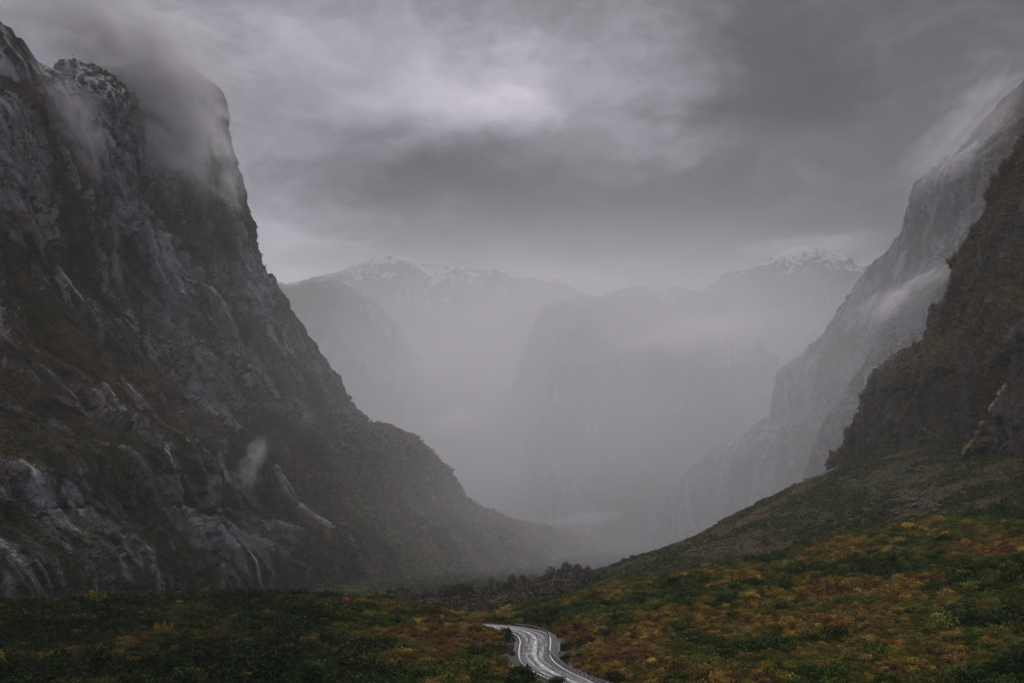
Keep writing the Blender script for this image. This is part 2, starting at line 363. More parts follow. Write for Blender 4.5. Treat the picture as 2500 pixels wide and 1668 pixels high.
ridge('snowy_mountain', [(1600, 740, 5200), (1700, 712, 5250), (1770, 672, 5250), (1810, 658, 5300), (1850, 648, 5300), (1900, 620, 5300), (1950, 606, 5300), (2010, 612, 5350), (2060, 628, 5350), (2120, 640, 5400), (2300, 600, 5400)], M_far, seed=95, slope=0.7, depth=1400)
ridge('far_left_mountain', [(300, 700, 5600), (700, 690, 5600), (880, 640, 5600), (910, 628, 5600), (960, 622, 5600), (1030, 640, 5600), (1100, 650, 5650), (1190, 655, 5650), (1300, 676, 5700), (1400, 700, 5700), (1500, 760, 5700), (1700, 900, 5700)], M_far, seed=99, slope=0.7, depth=1500)
ridge('dark_foothill', [(500, 800, 4358), (640, 730, 4358), (700, 700, 4358), (760, 686, 4358), (830, 690, 4358), (900, 730, 4409), (980, 800, 4460), (1040, 900, 4510), (1120, 1050, 4561), (1200, 1300, 4561)], M_far2, seed=103, slope=0.8, depth=1000)

# ------------------------------------------------------------------ road lines (world x, y) on the level z = ZR
ZR = -41.0
def cr(c):
    c = np.array(c, float); px = 1100 + c[:, 0] / 4.7; py = 1450 + c[:, 1] / 4.7; Y = F * -ZR / (py - HZ)
    return np.c_[(px - 1250) / F * Y, Y]
Rl = np.vstack([[(-55, 560), (-28, 536)], cr([(505, 360), (700, 374), (850, 398), (1000, 425), (1070, 457), (1100, 500), (1102, 545), (1095, 600), (1088, 650), (1092, 700), (1150, 780), (1300, 880), (1500, 970), (1600, 1020)]), [(26, 318), (36, 292), (50, 262), (66, 235)]])
Ll = np.vstack([[(-60, 552), (-34, 527)], cr([(430, 372), (560, 398), (700, 447), (800, 483), (832, 520), (846, 565), (838, 620), (834, 690), (841, 740), (866, 795), (990, 895), (1150, 975)]), [(14.0, 331), (20.5, 312), (31, 286), (45, 257), (61, 231)]])
Rr = np.vstack([cr([(745, 373), (850, 378), (950, 397), (1050, 426), (1110, 458), (1134, 498), (1136, 560), (1130, 640), (1146, 700), (1230, 777), (1350, 868), (1500, 940), (1650, 1000), (1800, 1055)]), [(34, 303), (48, 275), (64, 248)]])
Lr1 = cr([(790, 487), (818, 520), (822, 570), (808, 655), (799, 722), (815, 775), (845, 815), (900, 860)])
Lr2 = cr([(1000, 925), (1070, 960), (1140, 1000), (1240, 1040)])
NR = 420
RL, _ = catmull(Rl, NR); LL, _ = catmull(Ll, NR)
CL = (RL + LL) / 2; HWd = np.linalg.norm(RL - LL, axis=1) / 2
tn = np.gradient(CL, axis=0); tn /= np.linalg.norm(tn, axis=1, keepdims=True)
nr = np.c_[tn[:, 1], -tn[:, 0]]; nr *= np.sign(((RL - LL) * nr).sum(1, keepdims=True))   # towards the right-hand line
def pdist(x, y, P):
    """distance of points to the polyline P"""
    best = np.full(x.shape, 1e9)
    for i in range(0, len(P) - 1, 1):
        a, b = P[i], P[i + 1]; d = b - a; L2 = d @ d + 1e-9
        t = np.clip(((x - a[0]) * d[0] + (y - a[1]) * d[1]) / L2, 0, 1)
        best = np.minimum(best, np.hypot(x - a[0] - t * d[0], y - a[1] - t * d[1]))
    return best

# ------------------------------------------------------------------ the ground: smooth sheet through measured points
GP = [  # photo x, photo y, distance
 (-300, 1668, 335), (0, 1668, 335), (300, 1668, 335), (600, 1668, 335), (900, 1668, 338), (1150, 1668, 340), (1400, 1668, 340), (1700, 1660, 325), (2000, 1655, 315), (2300, 1650, 305), (2500, 1640, 300), (2800, 1620, 290),
 (0, 1560, 430), (300, 1550, 440), (600, 1550, 440), (900, 1560, 440), (1100, 1568, 440), (1500, 1552, 440), (1700, 1530, 440), (2000, 1490, 440), (2300, 1450, 440), (2500, 1420, 440), (2800, 1380, 440),
 (-300, 1480, 590), (0, 1478, 590), (200, 1470, 590), (425, 1458, 590), (510, 1453, 590), (745, 1463, 590), (957, 1475, 590), (1064, 1492, 590), (1149, 1511, 590), (1190, 1515, 590),
 (1277, 1490, 600), (1383, 1464, 610), (1542, 1426, 620), (1700, 1396, 630), (1808, 1380, 640), (2021, 1328, 660), (2234, 1281, 680), (2500, 1255, 690), (2800, 1225, 700),
 (-300, 1530, 760), (0, 1530, 760), (500, 1525, 760), (1000, 1525, 760), (1190, 1525, 760), (1350, 1498, 780), (1600, 1440, 780), (1900, 1375, 790), (2200, 1290, 800), (2500, 1262, 800),
 (1400, 1460, 950), (1600, 1385, 980), (1800, 1345, 980), (2000, 1292, 980), (2200, 1232, 980), (2350, 1180, 960), (2600, 1120, 950),
 (1432, 1428, 1150), (1532, 1372, 1220), (1649, 1335, 1300), (1808, 1256, 1380), (2000, 1170, 1400), (2200, 1090, 1300),
 (-300, 1490, 1100), (300, 1490, 1100), (800, 1485, 1100), (1100, 1483, 1100), (1250, 1470, 1150),
 (1450, 1410, 1700), (1700, 1400, 1800), (2000, 1340, 1900), (2400, 1250, 1900), (-100, 1440, 1500), (500, 1430, 1500), (1000, 1425, 1500), (1300, 1415, 1600),
 (700, 1380, 2300), (1300, 1376, 2400), (1700, 1372, 2500), (2200, 1350, 2500), (800, 1345, 3400), (1400, 1342, 3500), (1900, 1335, 3500), (900, 1318, 5200), (1600, 1318, 5200), (500, 1290, 9000), (1900, 1290, 9000)]
GPa = np.array(GP, float)
def tp(ax, ly): return np.stack([ax * 2.6, ly], -1)
gq = tp((GPa[:, 0] - 1250) / F, np.log(GPa[:, 2])); gb = (HZ - GPa[:, 1]) / F
def U2(r2): return 0.5 * r2 * np.log(r2 + 1e-12)
n = len(gq); K = U2(((gq[:, None] - gq[None]) ** 2).sum(-1)) + 2e-4 * np.eye(n)
Pm = np.c_[np.ones(n), gq]
sol = np.linalg.solve(np.block([[K, Pm], [Pm.T, np.zeros((3, 3))]]), np.r_[gb, 0, 0, 0])
def tps(x, Y):
    sh = x.shape; x = x.ravel(); Y = Y.ravel()
    q = tp(np.clip(x / Y, -0.46, 0.46), np.log(Y)); out = np.empty(len(q))
    for i in range(0, len(q), 60000):
        c = q[i:i + 60000]; out[i:i + 60000] = U2(((c[:, None] - gq[None]) ** 2).sum(-1)) @ sol[:n] + sol[n] + c @ sol[n + 1:]
    return out.reshape(sh)
CLs = CL[::6]
def ground_z(x, y):
    Yc = np.clip(y, 290, 9000)
    z = tps(x, Yc) * Yc
    near = -4 - 0.145 * np.maximum(y, -60)
    z = near + (z - near) * sst(y, 215, 330)
    rough = 0.9 * fbm(x / 34, y / 34, 4, 5) + 0.28 * fbm(x / 6, y / 6, 3, 9)
    m = (y > 200) & (y < 600) & (np.abs(x) < 110)
    d = np.full(x.shape, 99.0)
    if m.any(): d[m] = pdist(x[m], y[m], CLs)
    z = z + rough * sst(d, 8, 22) * (1 + 2.2 * sst(y, 700, 1500))
    k = sst(d, 8.0, 26)
    z = (ZR - 0.25) * (1 - k) + z * k
    # the stream that passes under the bridge
    yc = 431 + 0.25 * (x - 7) + 3 * np.sin(x / 17)
    z = z + 5.0 * np.exp(-((x + 24) / 11) ** 2 - ((y - 503) / 10) ** 2) * sst(d, 5, 11)
    tr = sst(14.5 - np.abs(y - yc), 0, 3.0) * sst(30 - np.abs(x - 7), 0, 17)
    z = z - 4.2 * tr
    return z, d, tr
ap = np.r_[np.linspace(-1.3, -0.40, 50, endpoint=False), np.linspace(-0.40, 0.40, 1000), np.linspace(0.40, 1.3, 51)[1:]]
yr = np.r_[np.linspace(-350, 230, 60, endpoint=False), 230 * (1800 / 230) ** np.linspace(0, 1, 820), 1800 * (9500 / 1800) ** np.linspace(0, 1, 120)[1:]]
YG, AG = np.meshgrid(yr, ap, indexing='ij')
XG = AG * (np.maximum(YG, 0) + 300)
ZG, DG, TR = ground_z(XG, YG)
aX = XG / np.maximum(YG, 1)
pxG = 1250 + F * aX; pyG = HZ - F * ZG / np.maximum(YG, 1)
def gauss(px, py, c):
    return sum(a * np.exp(-((px - x) / rx) ** 2 - ((py - y) / ry) ** 2) for x, y, rx, ry, a in c)
gravel = np.clip(sst(9.5 - DG, 0, 1.5), 0, 1)
scree = sst(fbm(XG / 60, YG / 60, 4, 31) * 0.22 + gauss(XG, YG, [(292, 1370, 26, 90, 1.6)]), 0.75, 1.0)

def ground_material():
    m, T, out = new_mat('heath_soil')
    pos = T.add('ShaderNodeNewGeometry').outputs['Position']
    at = lambda n: T.add('ShaderNodeAttribute', attribute_name=n).outputs['Fac']
    a = T.noise(pos, 0.05, 6, 0.7); b = T.noise(pos, 0.6, 5, 0.7)
    c = T.mix(T.mrange(a, 0.40, 0.60), (0.020, 0.026, 0.009), (0.072, 0.040, 0.014))
    c = T.mix(T.mrange(b, 0.35, 0.7, 0, 0.7), c, (0.036, 0.026, 0.010))
    far = T.mrange(T.add('ShaderNodeSeparateXYZ', i={0: pos}).outputs[1], 700, 1100)
    c2 = T.mix(T.mrange(T.noise(pos, 0.018, 6, 0.7), 0.42, 0.60), (0.024, 0.034, 0.011), (0.062, 0.048, 0.022))
    c = T.mix(far, c, c2)
    gcol = T.mix(T.mrange(T.noise(pos, 1.8, 5, 0.7), 0.3, 0.7), (0.035, 0.034, 0.034), (0.12, 0.115, 0.11))
    c = T.mix(at('gravel'), c, gcol)
    scol = T.mix(T.mrange(T.noise(pos, 0.5, 5, 0.8), 0.4, 0.65), (0.03, 0.032, 0.038), (0.15, 0.155, 0.17))
    c = T.mix(at('scree'), c, scol)
    bmp = T.add('ShaderNodeBump', i={'Strength': 0.8, 'Distance': 0.6, 'Height': T.noise(pos, 1.2, 6, 0.7)})
    bs = T.add('ShaderNodeBsdfPrincipled', i={'Base Color': c, 'Roughness': 0.9, 'Normal': bmp.outputs[0]})
    bs.inputs['Specular IOR Level'].default_value = 0.05
    T.l.new(bs.outputs[0], out.inputs[0]); return m
M_ground = ground_material()
og = raw_mesh('ground', np.stack([XG, YG, ZG], -1).reshape(-1, 3), grid_faces(*XG.shape), M_ground, True, {'gravel': gravel.ravel(), 'scree': scree.ravel()})
tag(og, kind='structure')

# ------------------------------------------------------------------ road
def simple_mat(name, col, rough=0.6, metal=0.0, spec=0.5, var=0.25, scale=2.0):
    m, T, out = new_mat(name)
    pos = T.add('ShaderNodeNewGeometry').outputs['Position']
    nz = T.noise(pos, scale, 5, 0.65)
    c = T.mix(T.mrange(nz, 0.3, 0.7), tuple(v * (1 - var) for v in col), tuple(min(1, v * (1 + var)) for v in col))
    bs = T.add('ShaderNodeBsdfPrincipled', i={'Base Color': c, 'Roughness': rough, 'Metallic': metal})
    bs.inputs['Specular IOR Level'].default_value = spec
    T.l.new(bs.outputs[0], out.inputs[0]); return m
def asphalt():
    m, T, out = new_mat('wet_asphalt')
    at = lambda n: T.add('ShaderNodeAttribute', attribute_name=n).outputs['Fac']
    la, lo = at('lat'), at('lon')
    v1 = T.add('ShaderNodeCombineXYZ', i={0: T.math('MULTIPLY', la, 0.85), 1: T.math('MULTIPLY', lo, 0.018)}).outputs[0]
    v2 = T.add('ShaderNodeCombineXYZ', i={0: T.math('MULTIPLY', la, 1.0), 1: T.math('MULTIPLY', lo, 0.12)}).outputs[0]
    tr = T.noise(v1, 1.0, 4, 0.6, 0.2); pt = T.noise(v2, 1.3, 5, 0.65, 0.4)
    wear_sheen = T.math('ADD', T.math('MULTIPLY', tr, 0.6), T.math('MULTIPLY', pt, 0.4))
    al = T.math('ABSOLUTE', la)
    centre = T.math('MULTIPLY', T.mrange(al, 0.0, 1.3, 1.0, 0.0), 0.15)
    track = T.math('MULTIPLY', T.mrange(T.math('ABSOLUTE', T.math('SUBTRACT', al, 2.6)), 0.0, 0.8, 1.0, 0.0), 0.05)
    wear_sheen = T.math('ADD', wear_sheen, T.math('ADD', centre, track))
    shoulder = T.mrange(al, 3.5, 3.9)
    wet = T.math('MULTIPLY', T.mrange(wear_sheen, 0.44, 0.66), T.math('SUBTRACT', 1.0, T.math('MULTIPLY', shoulder, 0.85)))
    pos = T.add('ShaderNodeNewGeometry').outputs['Position']
    g = T.noise(pos, 5.0, 4, 0.7)
    col = T.mix(wet, (0.028, 0.026, 0.027), (0.10, 0.096, 0.099))  # sheen of the wet bands put into the base colour as a lighter tone
    col = T.mix(T.mrange(g, 0.35, 0.7, 0, 0.35), col, (0.03, 0.03, 0.03))
    ro = T.mrange(wet, 0, 1, 0.8, 0.5)
    bmp = T.add('ShaderNodeBump', i={'Strength': 0.25, 'Distance': 0.02, 'Height': g})
    bs = T.add('ShaderNodeBsdfPrincipled', i={'Base Color': col, 'Roughness': ro, 'Normal': bmp.outputs[0]})
    bs.inputs['Specular IOR Level'].default_value = 0.20
    T.l.new(bs.outputs[0], out.inputs[0]); return m
arcR = np.r_[0, np.cumsum(np.linalg.norm(np.diff(CL, axis=0), axis=1))]
def lateral(off):
    """point rows at a signed distance from the centre line; off may be an array"""
    return CL + nr * np.reshape(off, (-1, 1))
def strip(name, offs, z, mat, kind='structure', sel=slice(None), parent=None):
    rows = [np.c_[lateral(o)[sel], np.full(len(CL[sel]), zz)] for o, zz in zip(offs, z)]
    V = np.stack(rows, 1); nrw, nc = V.shape[:2]
    lat = np.stack([np.broadcast_to(o, (NR,))[sel] for o in offs], 1); lon = np.repeat(arcR[sel][:, None], nc, 1)
    ob = raw_mesh(name, V.reshape(-1, 3), grid_faces(nrw, nc)[:, ::-1], mat, True, {'lat': lat.ravel(), 'lon': lon.ravel()}, parent)
    if kind: tag(ob, kind=kind)
    return ob
M_asph = asphalt(); M_paint = simple_mat('road_paint', (0.80, 0.79, 0.77), 0.35, var=0.12)
HWc = np.clip(HWd, 3.1, 3.9)
LO, RO = -(HWd + 0.95), HWd + 2.3
offs = [LO + (RO - LO) * t for t in np.linspace(0, 1, 19)]
crown = lambda t: ZR + 0.08 - 0.10 * abs(2 * t - 1)
strip('road', [LO - 0.25] + offs + [RO + 0.3], [ZR - 0.4] + [crown(t) for t in np.linspace(0, 1, 19)] + [ZR - 0.4], M_asph)
def zroad(t): return crown(t) + 0.012
def marking(name, off, wd, a0, a1, dash=None):
    V, Fc = [], []
    m = (arcR >= a0) & (arcR <= a1)
    idx = np.where(m)[0]
    if dash is not None: idx = np.array([i for i in idx if any(abs(arcR[i] - c) < dash[1] / 2 for c in dash[0])])
    o = np.broadcast_to(off, (NR,))
    for i in idx:
        j = i + 1
        if j >= NR or j not in set(idx): continue
        b = len(V)
        for q, d in ((i, -wd / 2), (i, wd / 2), (j, wd / 2), (j, -wd / 2)):
            t = (o[q] + d - LO[q]) / (RO[q] - LO[q]); p = CL[q] + nr[q] * (o[q] + d)
            V.append((p[0], p[1], zroad(t)))
        Fc.append((b, b + 1, b + 2, b + 3))
    return tag(raw_mesh(name, V, Fc, M_paint), kind='structure')
marking('road_marking', -HWd, 0.20, 0, 1e4)
marking('road_marking', HWd, 0.20, 0, 1e4)
dy = [500, 481, 462, 444.8, 428.6, 410.6, 395.6, 379, 364, 349, 334, 319]
dc = [arcR[np.argmin(np.abs(CL[:, 1] - y))] for y in dy]
marking('road_marking', 0 * HWd, 0.24, 0, 1e4, (dc, 5.0))
# thin joint line across the left lane at the bridge end
i0 = int(np.argmin(np.abs(CL[:, 1] - 411)))
V = []
for o_, ii in ((-HWd[i0], i0), (-0.4, i0), (-0.4, i0 + 1), (-HWd[i0], i0 + 1)):
    p = CL[i0] + nr[i0] * o_ + tn[i0] * (0.0 if ii == i0 else 0.35); V.append((p[0], p[1], zroad((o_ - LO[i0]) / (RO[i0] - LO[i0]))))
tag(raw_mesh('road_marking', V, [(0, 1, 2, 3)], M_paint), kind='structure')

# ------------------------------------------------------------------ box meshes
class MB:
    def __init__(s): s.V = []; s.F = []
    def box(s, c, size, d=(1, 0), zt=None):
        """box centred at c, size = along, across, up; d = direction of its length"""
        d = np.array(d, float); d /= np.linalg.norm(d); e = np.array([-d[1], d[0]]); b = len(s.V)
        for k in (-1, 1):
            for j in (-1, 1):
                for i in (-1, 1):
                    p = np.array(c[:2]) + d * i * size[0] / 2 + e * j * size[1] / 2
                    s.V.append((p[0], p[1], c[2] + k * size[2] / 2))
        for f in ((0, 2, 3, 1), (4, 5, 7, 6), (0, 1, 5, 4), (2, 6, 7, 3), (0, 4, 6, 2), (1, 3, 7, 5)): s.F.append([b + q for q in f])
    def build(s, name, mat, parent=None): return raw_mesh(name, s.V, s.F, mat, False, parent=parent)
def empty(name, loc, label, cat, group=None):
    o = bpy.data.objects.new(name, None); COL.objects.link(o); o.location = loc
    return tag(o, label, cat, group)
M_galv = simple_mat('galvanised_steel', (0.50, 0.51, 0.53), 0.34, 0.55, var=0.12)
M_post = simple_mat('weathered_post', (0.10, 0.085, 0.07), 0.8)
M_conc = simple_mat('damp_concrete', (0.13, 0.13, 0.135), 0.75, var=0.35, scale=0.8)
M_dark = simple_mat('dark_concrete', (0.030, 0.030, 0.034), 0.8, var=0.4, scale=0.8)  # near-black concrete for abutments, wing walls and fascia beams
PROF = [(0.00, 0.46), (0.07, 0.50), (0.07, 0.56), (0.0, 0.62), (0.07, 0.68), (0.07, 0.74), (0.00, 0.80), (-0.03, 0.80), (-0.03, 0.46)]
def guard_rail(path, label, side):
    C, L = catmull(path, max(8, int(np.linalg.norm(np.diff(path, axis=0), axis=1).sum() / 0.8)))
    t = np.gradient(C, axis=0); t /= np.linalg.norm(t, axis=1, keepdims=True); nn = np.c_[t[:, 1], -t[:, 0]] * side
    c0 = C[len(C) // 2]; base = np.array([c0[0], c0[1], ZR])
    root = empty('guard_rail', base, label, 'guard rail')
    V = np.stack([np.c_[C + nn * (-o_), np.full(len(C), z_ * 1.12 + ZR)] for o_, z_ in PROF + [PROF[0]]], 1) - base
    raw_mesh('rail_beam', V.reshape(-1, 3), grid_faces(len(C), len(PROF) + 1), M_galv, False, parent=root)
    # every post its own mesh datablock shared by copies
    mb = MB(); mb.box((0, 0, 0.40), (0.16, 0.16, 1.0)); post0 = None
    for q in np.arange(0.4, L[-1], 4.0):
        p = np.array([np.interp(q, L, C[:, 0]), np.interp(q, L, C[:, 1])]); ni = nn[int(np.searchsorted(L, q)) % len(nn)]
        if post0 is None: post0 = mb.build('post', M_post, root); o = post0
        else: o = post0.copy(); COL.objects.link(o); o.parent = root
        o.location = (p[0] + ni[0] * 0.14 - base[0], p[1] + ni[1] * 0.14 - base[1], 0)
    for q, n_ in ((0, -1), (-1, 1)):
        e = MB(); e.box((C[q][0] - base[0], C[q][1] - base[1], 0.72), (0.5, 0.16, 0.46), t[q]); e.build('end_terminal', M_galv, root)
    return root
guard_rail(Rr, 'long galvanised steel guard rail curving along the outer right side of the wet road', 1)
guard_rail(Lr1, 'short galvanised guard rail on the left edge of the road over the stream bridge', -1)
guard_rail(Lr2, 'galvanised guard rail end showing below the dark bush beside the lower road', -1)

# bridge: fascia beams, abutment walls with wings
br = empty('road_bridge', (7, 431, ZR - 4), 'low concrete road bridge over the dark stream channel at the bend', 'bridge')
def bl(mb, x0, x1, yoff, z0, z1, th, sk=0.25):
    d = np.array([1, sk]); xm = (x0 + x1) / 2; L_ = (x1 - x0) * math.hypot(1, sk)
    mb.box((xm - 7, yoff + sk * (xm - 7), (z0 + z1) / 2 - (ZR - 4)), (L_, th, z1 - z0), d)
for yo, nm in ((15.0, 'far_abutment'), (-14.6, 'near_abutment')):
    mb = MB(); bl(mb, 1.0, 13.2, yo, ZR - 4.8, ZR - 0.72, 0.6); ab = mb.build('abutment', M_dark, br)
    for a, b_ in ((-4.5, 0.98), (13.22, 17.5)):
        mb = MB(); bl(mb, a, b_, yo + 0.05, ZR - 4.8, ZR - 0.42, 0.5); mb.build('wing_wall', M_dark, ab)
sel = (CL[:, 1] < 449) & (CL[:, 1] > 414)
for sgn, off in ((-1, LO - 0.30), (1, RO + 0.35)):
    rows = [np.c_[lateral(off + sgn * d_)[sel], np.full(sel.sum(), z_)] for d_, z_ in ((0, ZR + 0.16), (0.32, ZR + 0.16), (0.32, ZR - 0.7), (0, ZR - 0.7), (0, ZR + 0.16))]
    V = np.stack(rows, 1) - np.array([7, 431, ZR - 4]); V = V.reshape(-1, 3)
    raw_mesh('fascia_beam', V, grid_faces(int(sel.sum()), 5), M_dark, False, parent=br)
rows = [np.c_[lateral(o_)[sel], np.full(sel.sum(), z_)] for o_, z_ in ((LO - 0.2, ZR - 0.12), (RO + 0.25, ZR - 0.12), (RO + 0.25, ZR - 0.68), (LO - 0.2, ZR - 0.68), (LO - 0.2, ZR - 0.12))]
V = (np.stack(rows, 1) - np.array([7, 431, ZR - 4])).reshape(-1, 3)
raw_mesh('deck_slab', V, grid_faces(int(sel.sum()), 5), M_conc, False, parent=br)
# stream water in the channel
xs = np.linspace(-60, 75, 90); yc = 431 + 0.25 * (xs - 7) + 3 * np.sin(xs / 17)
V = np.stack([np.c_[xs, yc - 12, np.full(90, ZR - 4.1)], np.c_[xs, yc + 12, np.full(90, ZR - 4.1)]], 1).reshape(-1, 3)
tag(raw_mesh('stream_water', V, grid_faces(90, 2), simple_mat('dark_water', (0.01, 0.012, 0.012), 0.15, spec=0.6)), kind='structure')

# ------------------------------------------------------------------ plants
def leaf_material(name, rough=0.6, inst=True, trans=0.15):
    m, T, out = new_mat(name)
    at = T.add('ShaderNodeAttribute', attribute_name='tint')
    at.attribute_type = 'INSTANCER' if inst else 'OBJECT'
    lv = T.add('ShaderNodeAttribute', attribute_name='lv').outputs['Fac']
    if inst: c0 = at.outputs['Color']
    else: c0 = T.add('ShaderNodeObjectInfo').outputs['Color']
    c = T.vmath('SCALE', c0, lv)
    bs = T.add('ShaderNodeBsdfPrincipled', i={'Base Color': c, 'Roughness': rough})
    bs.inputs['Specular IOR Level'].default_value = 0.03
    T.l.new(bs.outputs[0], out.inputs[0]); return m
M_leafI = leaf_material('leaf_cover'); M_leaf = leaf_material('leaf_single', inst=False)
M_bark = simple_mat('bark', (0.06, 0.045, 0.035), 0.9)

def leaf_cloud(nl, size, r, shape='round', seed=0, squash=0.75, aspect=0.55, clumps=7, core=True):
    """many leaf-sized faces gathered in clumps; returns verts, faces, per-vertex shade"""
    g = np.random.default_rng(seed)
    if shape in ('round', 'loose'):
        cc = g.normal(size=(clumps, 3)); cc /= np.linalg.norm(cc, axis=1, keepdims=True); cc[:, 2] = np.abs(cc[:, 2]) * 1.0
        cc *= (0.62 if shape == 'round' else 0.8) * g.uniform(0.7, 1.1, (clumps, 1)); cr_ = g.uniform(0.30, 0.52, clumps)
        k = g.integers(0, clumps, nl); v = g.normal(size=(nl, 3)); v /= np.linalg.norm(v, axis=1, keepdims=True)
        p = cc[k] + v * (cr_[k] * g.uniform(0.6, 1.05, nl))[:, None]
        p[:, 2] = p[:, 2] * squash + 0.30
        N = v + 0.5 * g.normal(size=(nl, 3))
        sh = g.uniform(0.75, 1.3, clumps)[k] * g.uniform(0.7, 1.35, nl)
    elif shape == 'cone':
        h = g.uniform(0, 1, nl) ** 1.2; a = g.uniform(0, 2 * np.pi, nl); lob = 1 + 0.22 * np.sin(a * 3 + h * 9) + 0.15 * np.sin(a * 7 - h * 23)
        rad_ = (1 - h) ** 0.8 * lob * g.uniform(0.65, 1.0, nl)
        p = np.c_[np.cos(a) * rad_, np.sin(a) * rad_, h * 2.2]
        N = np.c_[np.cos(a), np.sin(a), 0.6 + 0 * a] + 0.5 * g.normal(size=(nl, 3)); sh = g.uniform(0.6, 1.45, nl)
    elif shape == 'tuft':
        a = g.uniform(0, 2 * np.pi, nl); lean = g.uniform(0.1, 1.0, nl); L_ = g.uniform(0.6, 1.15, nl)
        b0 = np.c_[np.cos(a), np.sin(a), 0 * a] * (g.uniform(0, 0.25, nl))[:, None]
        d = np.c_[np.cos(a) * lean, np.sin(a) * lean, 1 - 0.35 * lean]; d /= np.linalg.norm(d, axis=1, keepdims=True)
        t_ = b0 + d * L_[:, None]; sd = np.c_[-np.sin(a), np.cos(a), 0 * a] * size * 0.5
        V = np.stack([b0 - sd, b0 + sd, t_ + sd * 0.5, t_ - sd * 0.5], 1).reshape(-1, 3)
        return V, np.arange(nl * 4).reshape(-1, 4), np.repeat(g.uniform(0.6, 1.5, nl), 4)
    elif shape == 'twig':
        a = g.uniform(0, 2 * np.pi, nl); up = g.uniform(0.2, 1, nl); st = g.uniform(0, 0.6, (nl, 1)) * np.c_[np.cos(a) * .7, np.sin(a) * .7, up]
        d = np.c_[np.cos(a), np.sin(a), up * 1.2] + 0.5 * g.normal(size=(nl, 3)); d /= np.linalg.norm(d, axis=1, keepdims=True)
        t_ = st + d * g.uniform(0.3, 0.6, (nl, 1)); sd = np.cross(d, g.normal(size=(nl, 3))); sd *= size * 0.3 / np.linalg.norm(sd, axis=1, keepdims=True)
        V = np.stack([st - sd, st + sd, t_ + sd * 0.4, t_ - sd * 0.4], 1).reshape(-1, 3)
        return V, np.arange(nl * 4).reshape(-1, 4), np.repeat(g.uniform(0.6, 1.4, nl), 4)
    N /= np.linalg.norm(N, axis=1, keepdims=True)
    A = np.cross(N, g.normal(size=(nl, 3))); A /= np.linalg.norm(A, axis=1, keepdims=True); B = np.cross(N, A)
    sz = size * g.uniform(0.7, 1.3, (nl, 1))
    V = np.stack([p - A * sz, p - B * sz * aspect, p + A * sz, p + B * sz * aspect], 1).reshape(-1, 3)
    V = V * np.array([1, 1, 1]) * r
    return V, np.arange(nl * 4).reshape(-1, 4), np.repeat(sh, 4)

forms = bpy.data.collections.new('plant_forms')
def form(k, nl, size, shape, seed, mat=None, squash=0.75, clumps=7, trunk=0):
    V, Fc, sh = leaf_cloud(nl, size, 1.0, shape, seed, squash, clumps=clumps)
    if trunk:
        V = V + np.array([0, 0, trunk]); b = len(V)
        tv = np.array([(math.cos(a) * q, math.sin(a) * q, z) for z, q in ((-0.3, .09), (trunk + .3, .05)) for a in np.linspace(0, 2 * math.pi, 5)[:4]])
        tf = [(b + i, b + (i + 1) % 4, b + 4 + (i + 1) % 4, b + 4 + i) for i in range(4)]
        V = np.vstack([V, tv]); Fc = np.vstack([Fc, tf]); sh = np.r_[sh, np.full(8, 0.5)]
    o = raw_mesh('plant_form_%02d' % k, V, Fc, mat or M_leafI, False, {'lv': sh})
    COL.objects.unlink(o); forms.objects.link(o)
# 0-2 dense round, 3-5 loose olive, 6-7 tufts, 8-9 twiggy, 10-12 trees, 13-14 low-detail far clumps
for k in range(3): form(k, 380, 0.088, 'round', 100 + k, clumps=8 + k)
for k in range(3, 6): form(k, 280, 0.078, 'loose', 100 + k, squash=0.65, clumps=9)
for k in range(6, 8): form(k, 90, 0.06, 'tuft', 100 + k)
for k in range(8, 10): form(k, 130, 0.05, 'twig', 100 + k)
for k in range(10, 13): form(k, 150, 0.17, 'round', 100 + k, squash=0.8, clumps=9, trunk=0.55)
for k in range(13, 15): form(k, 50, 0.24, 'round', 100 + k, squash=0.7, clumps=6)

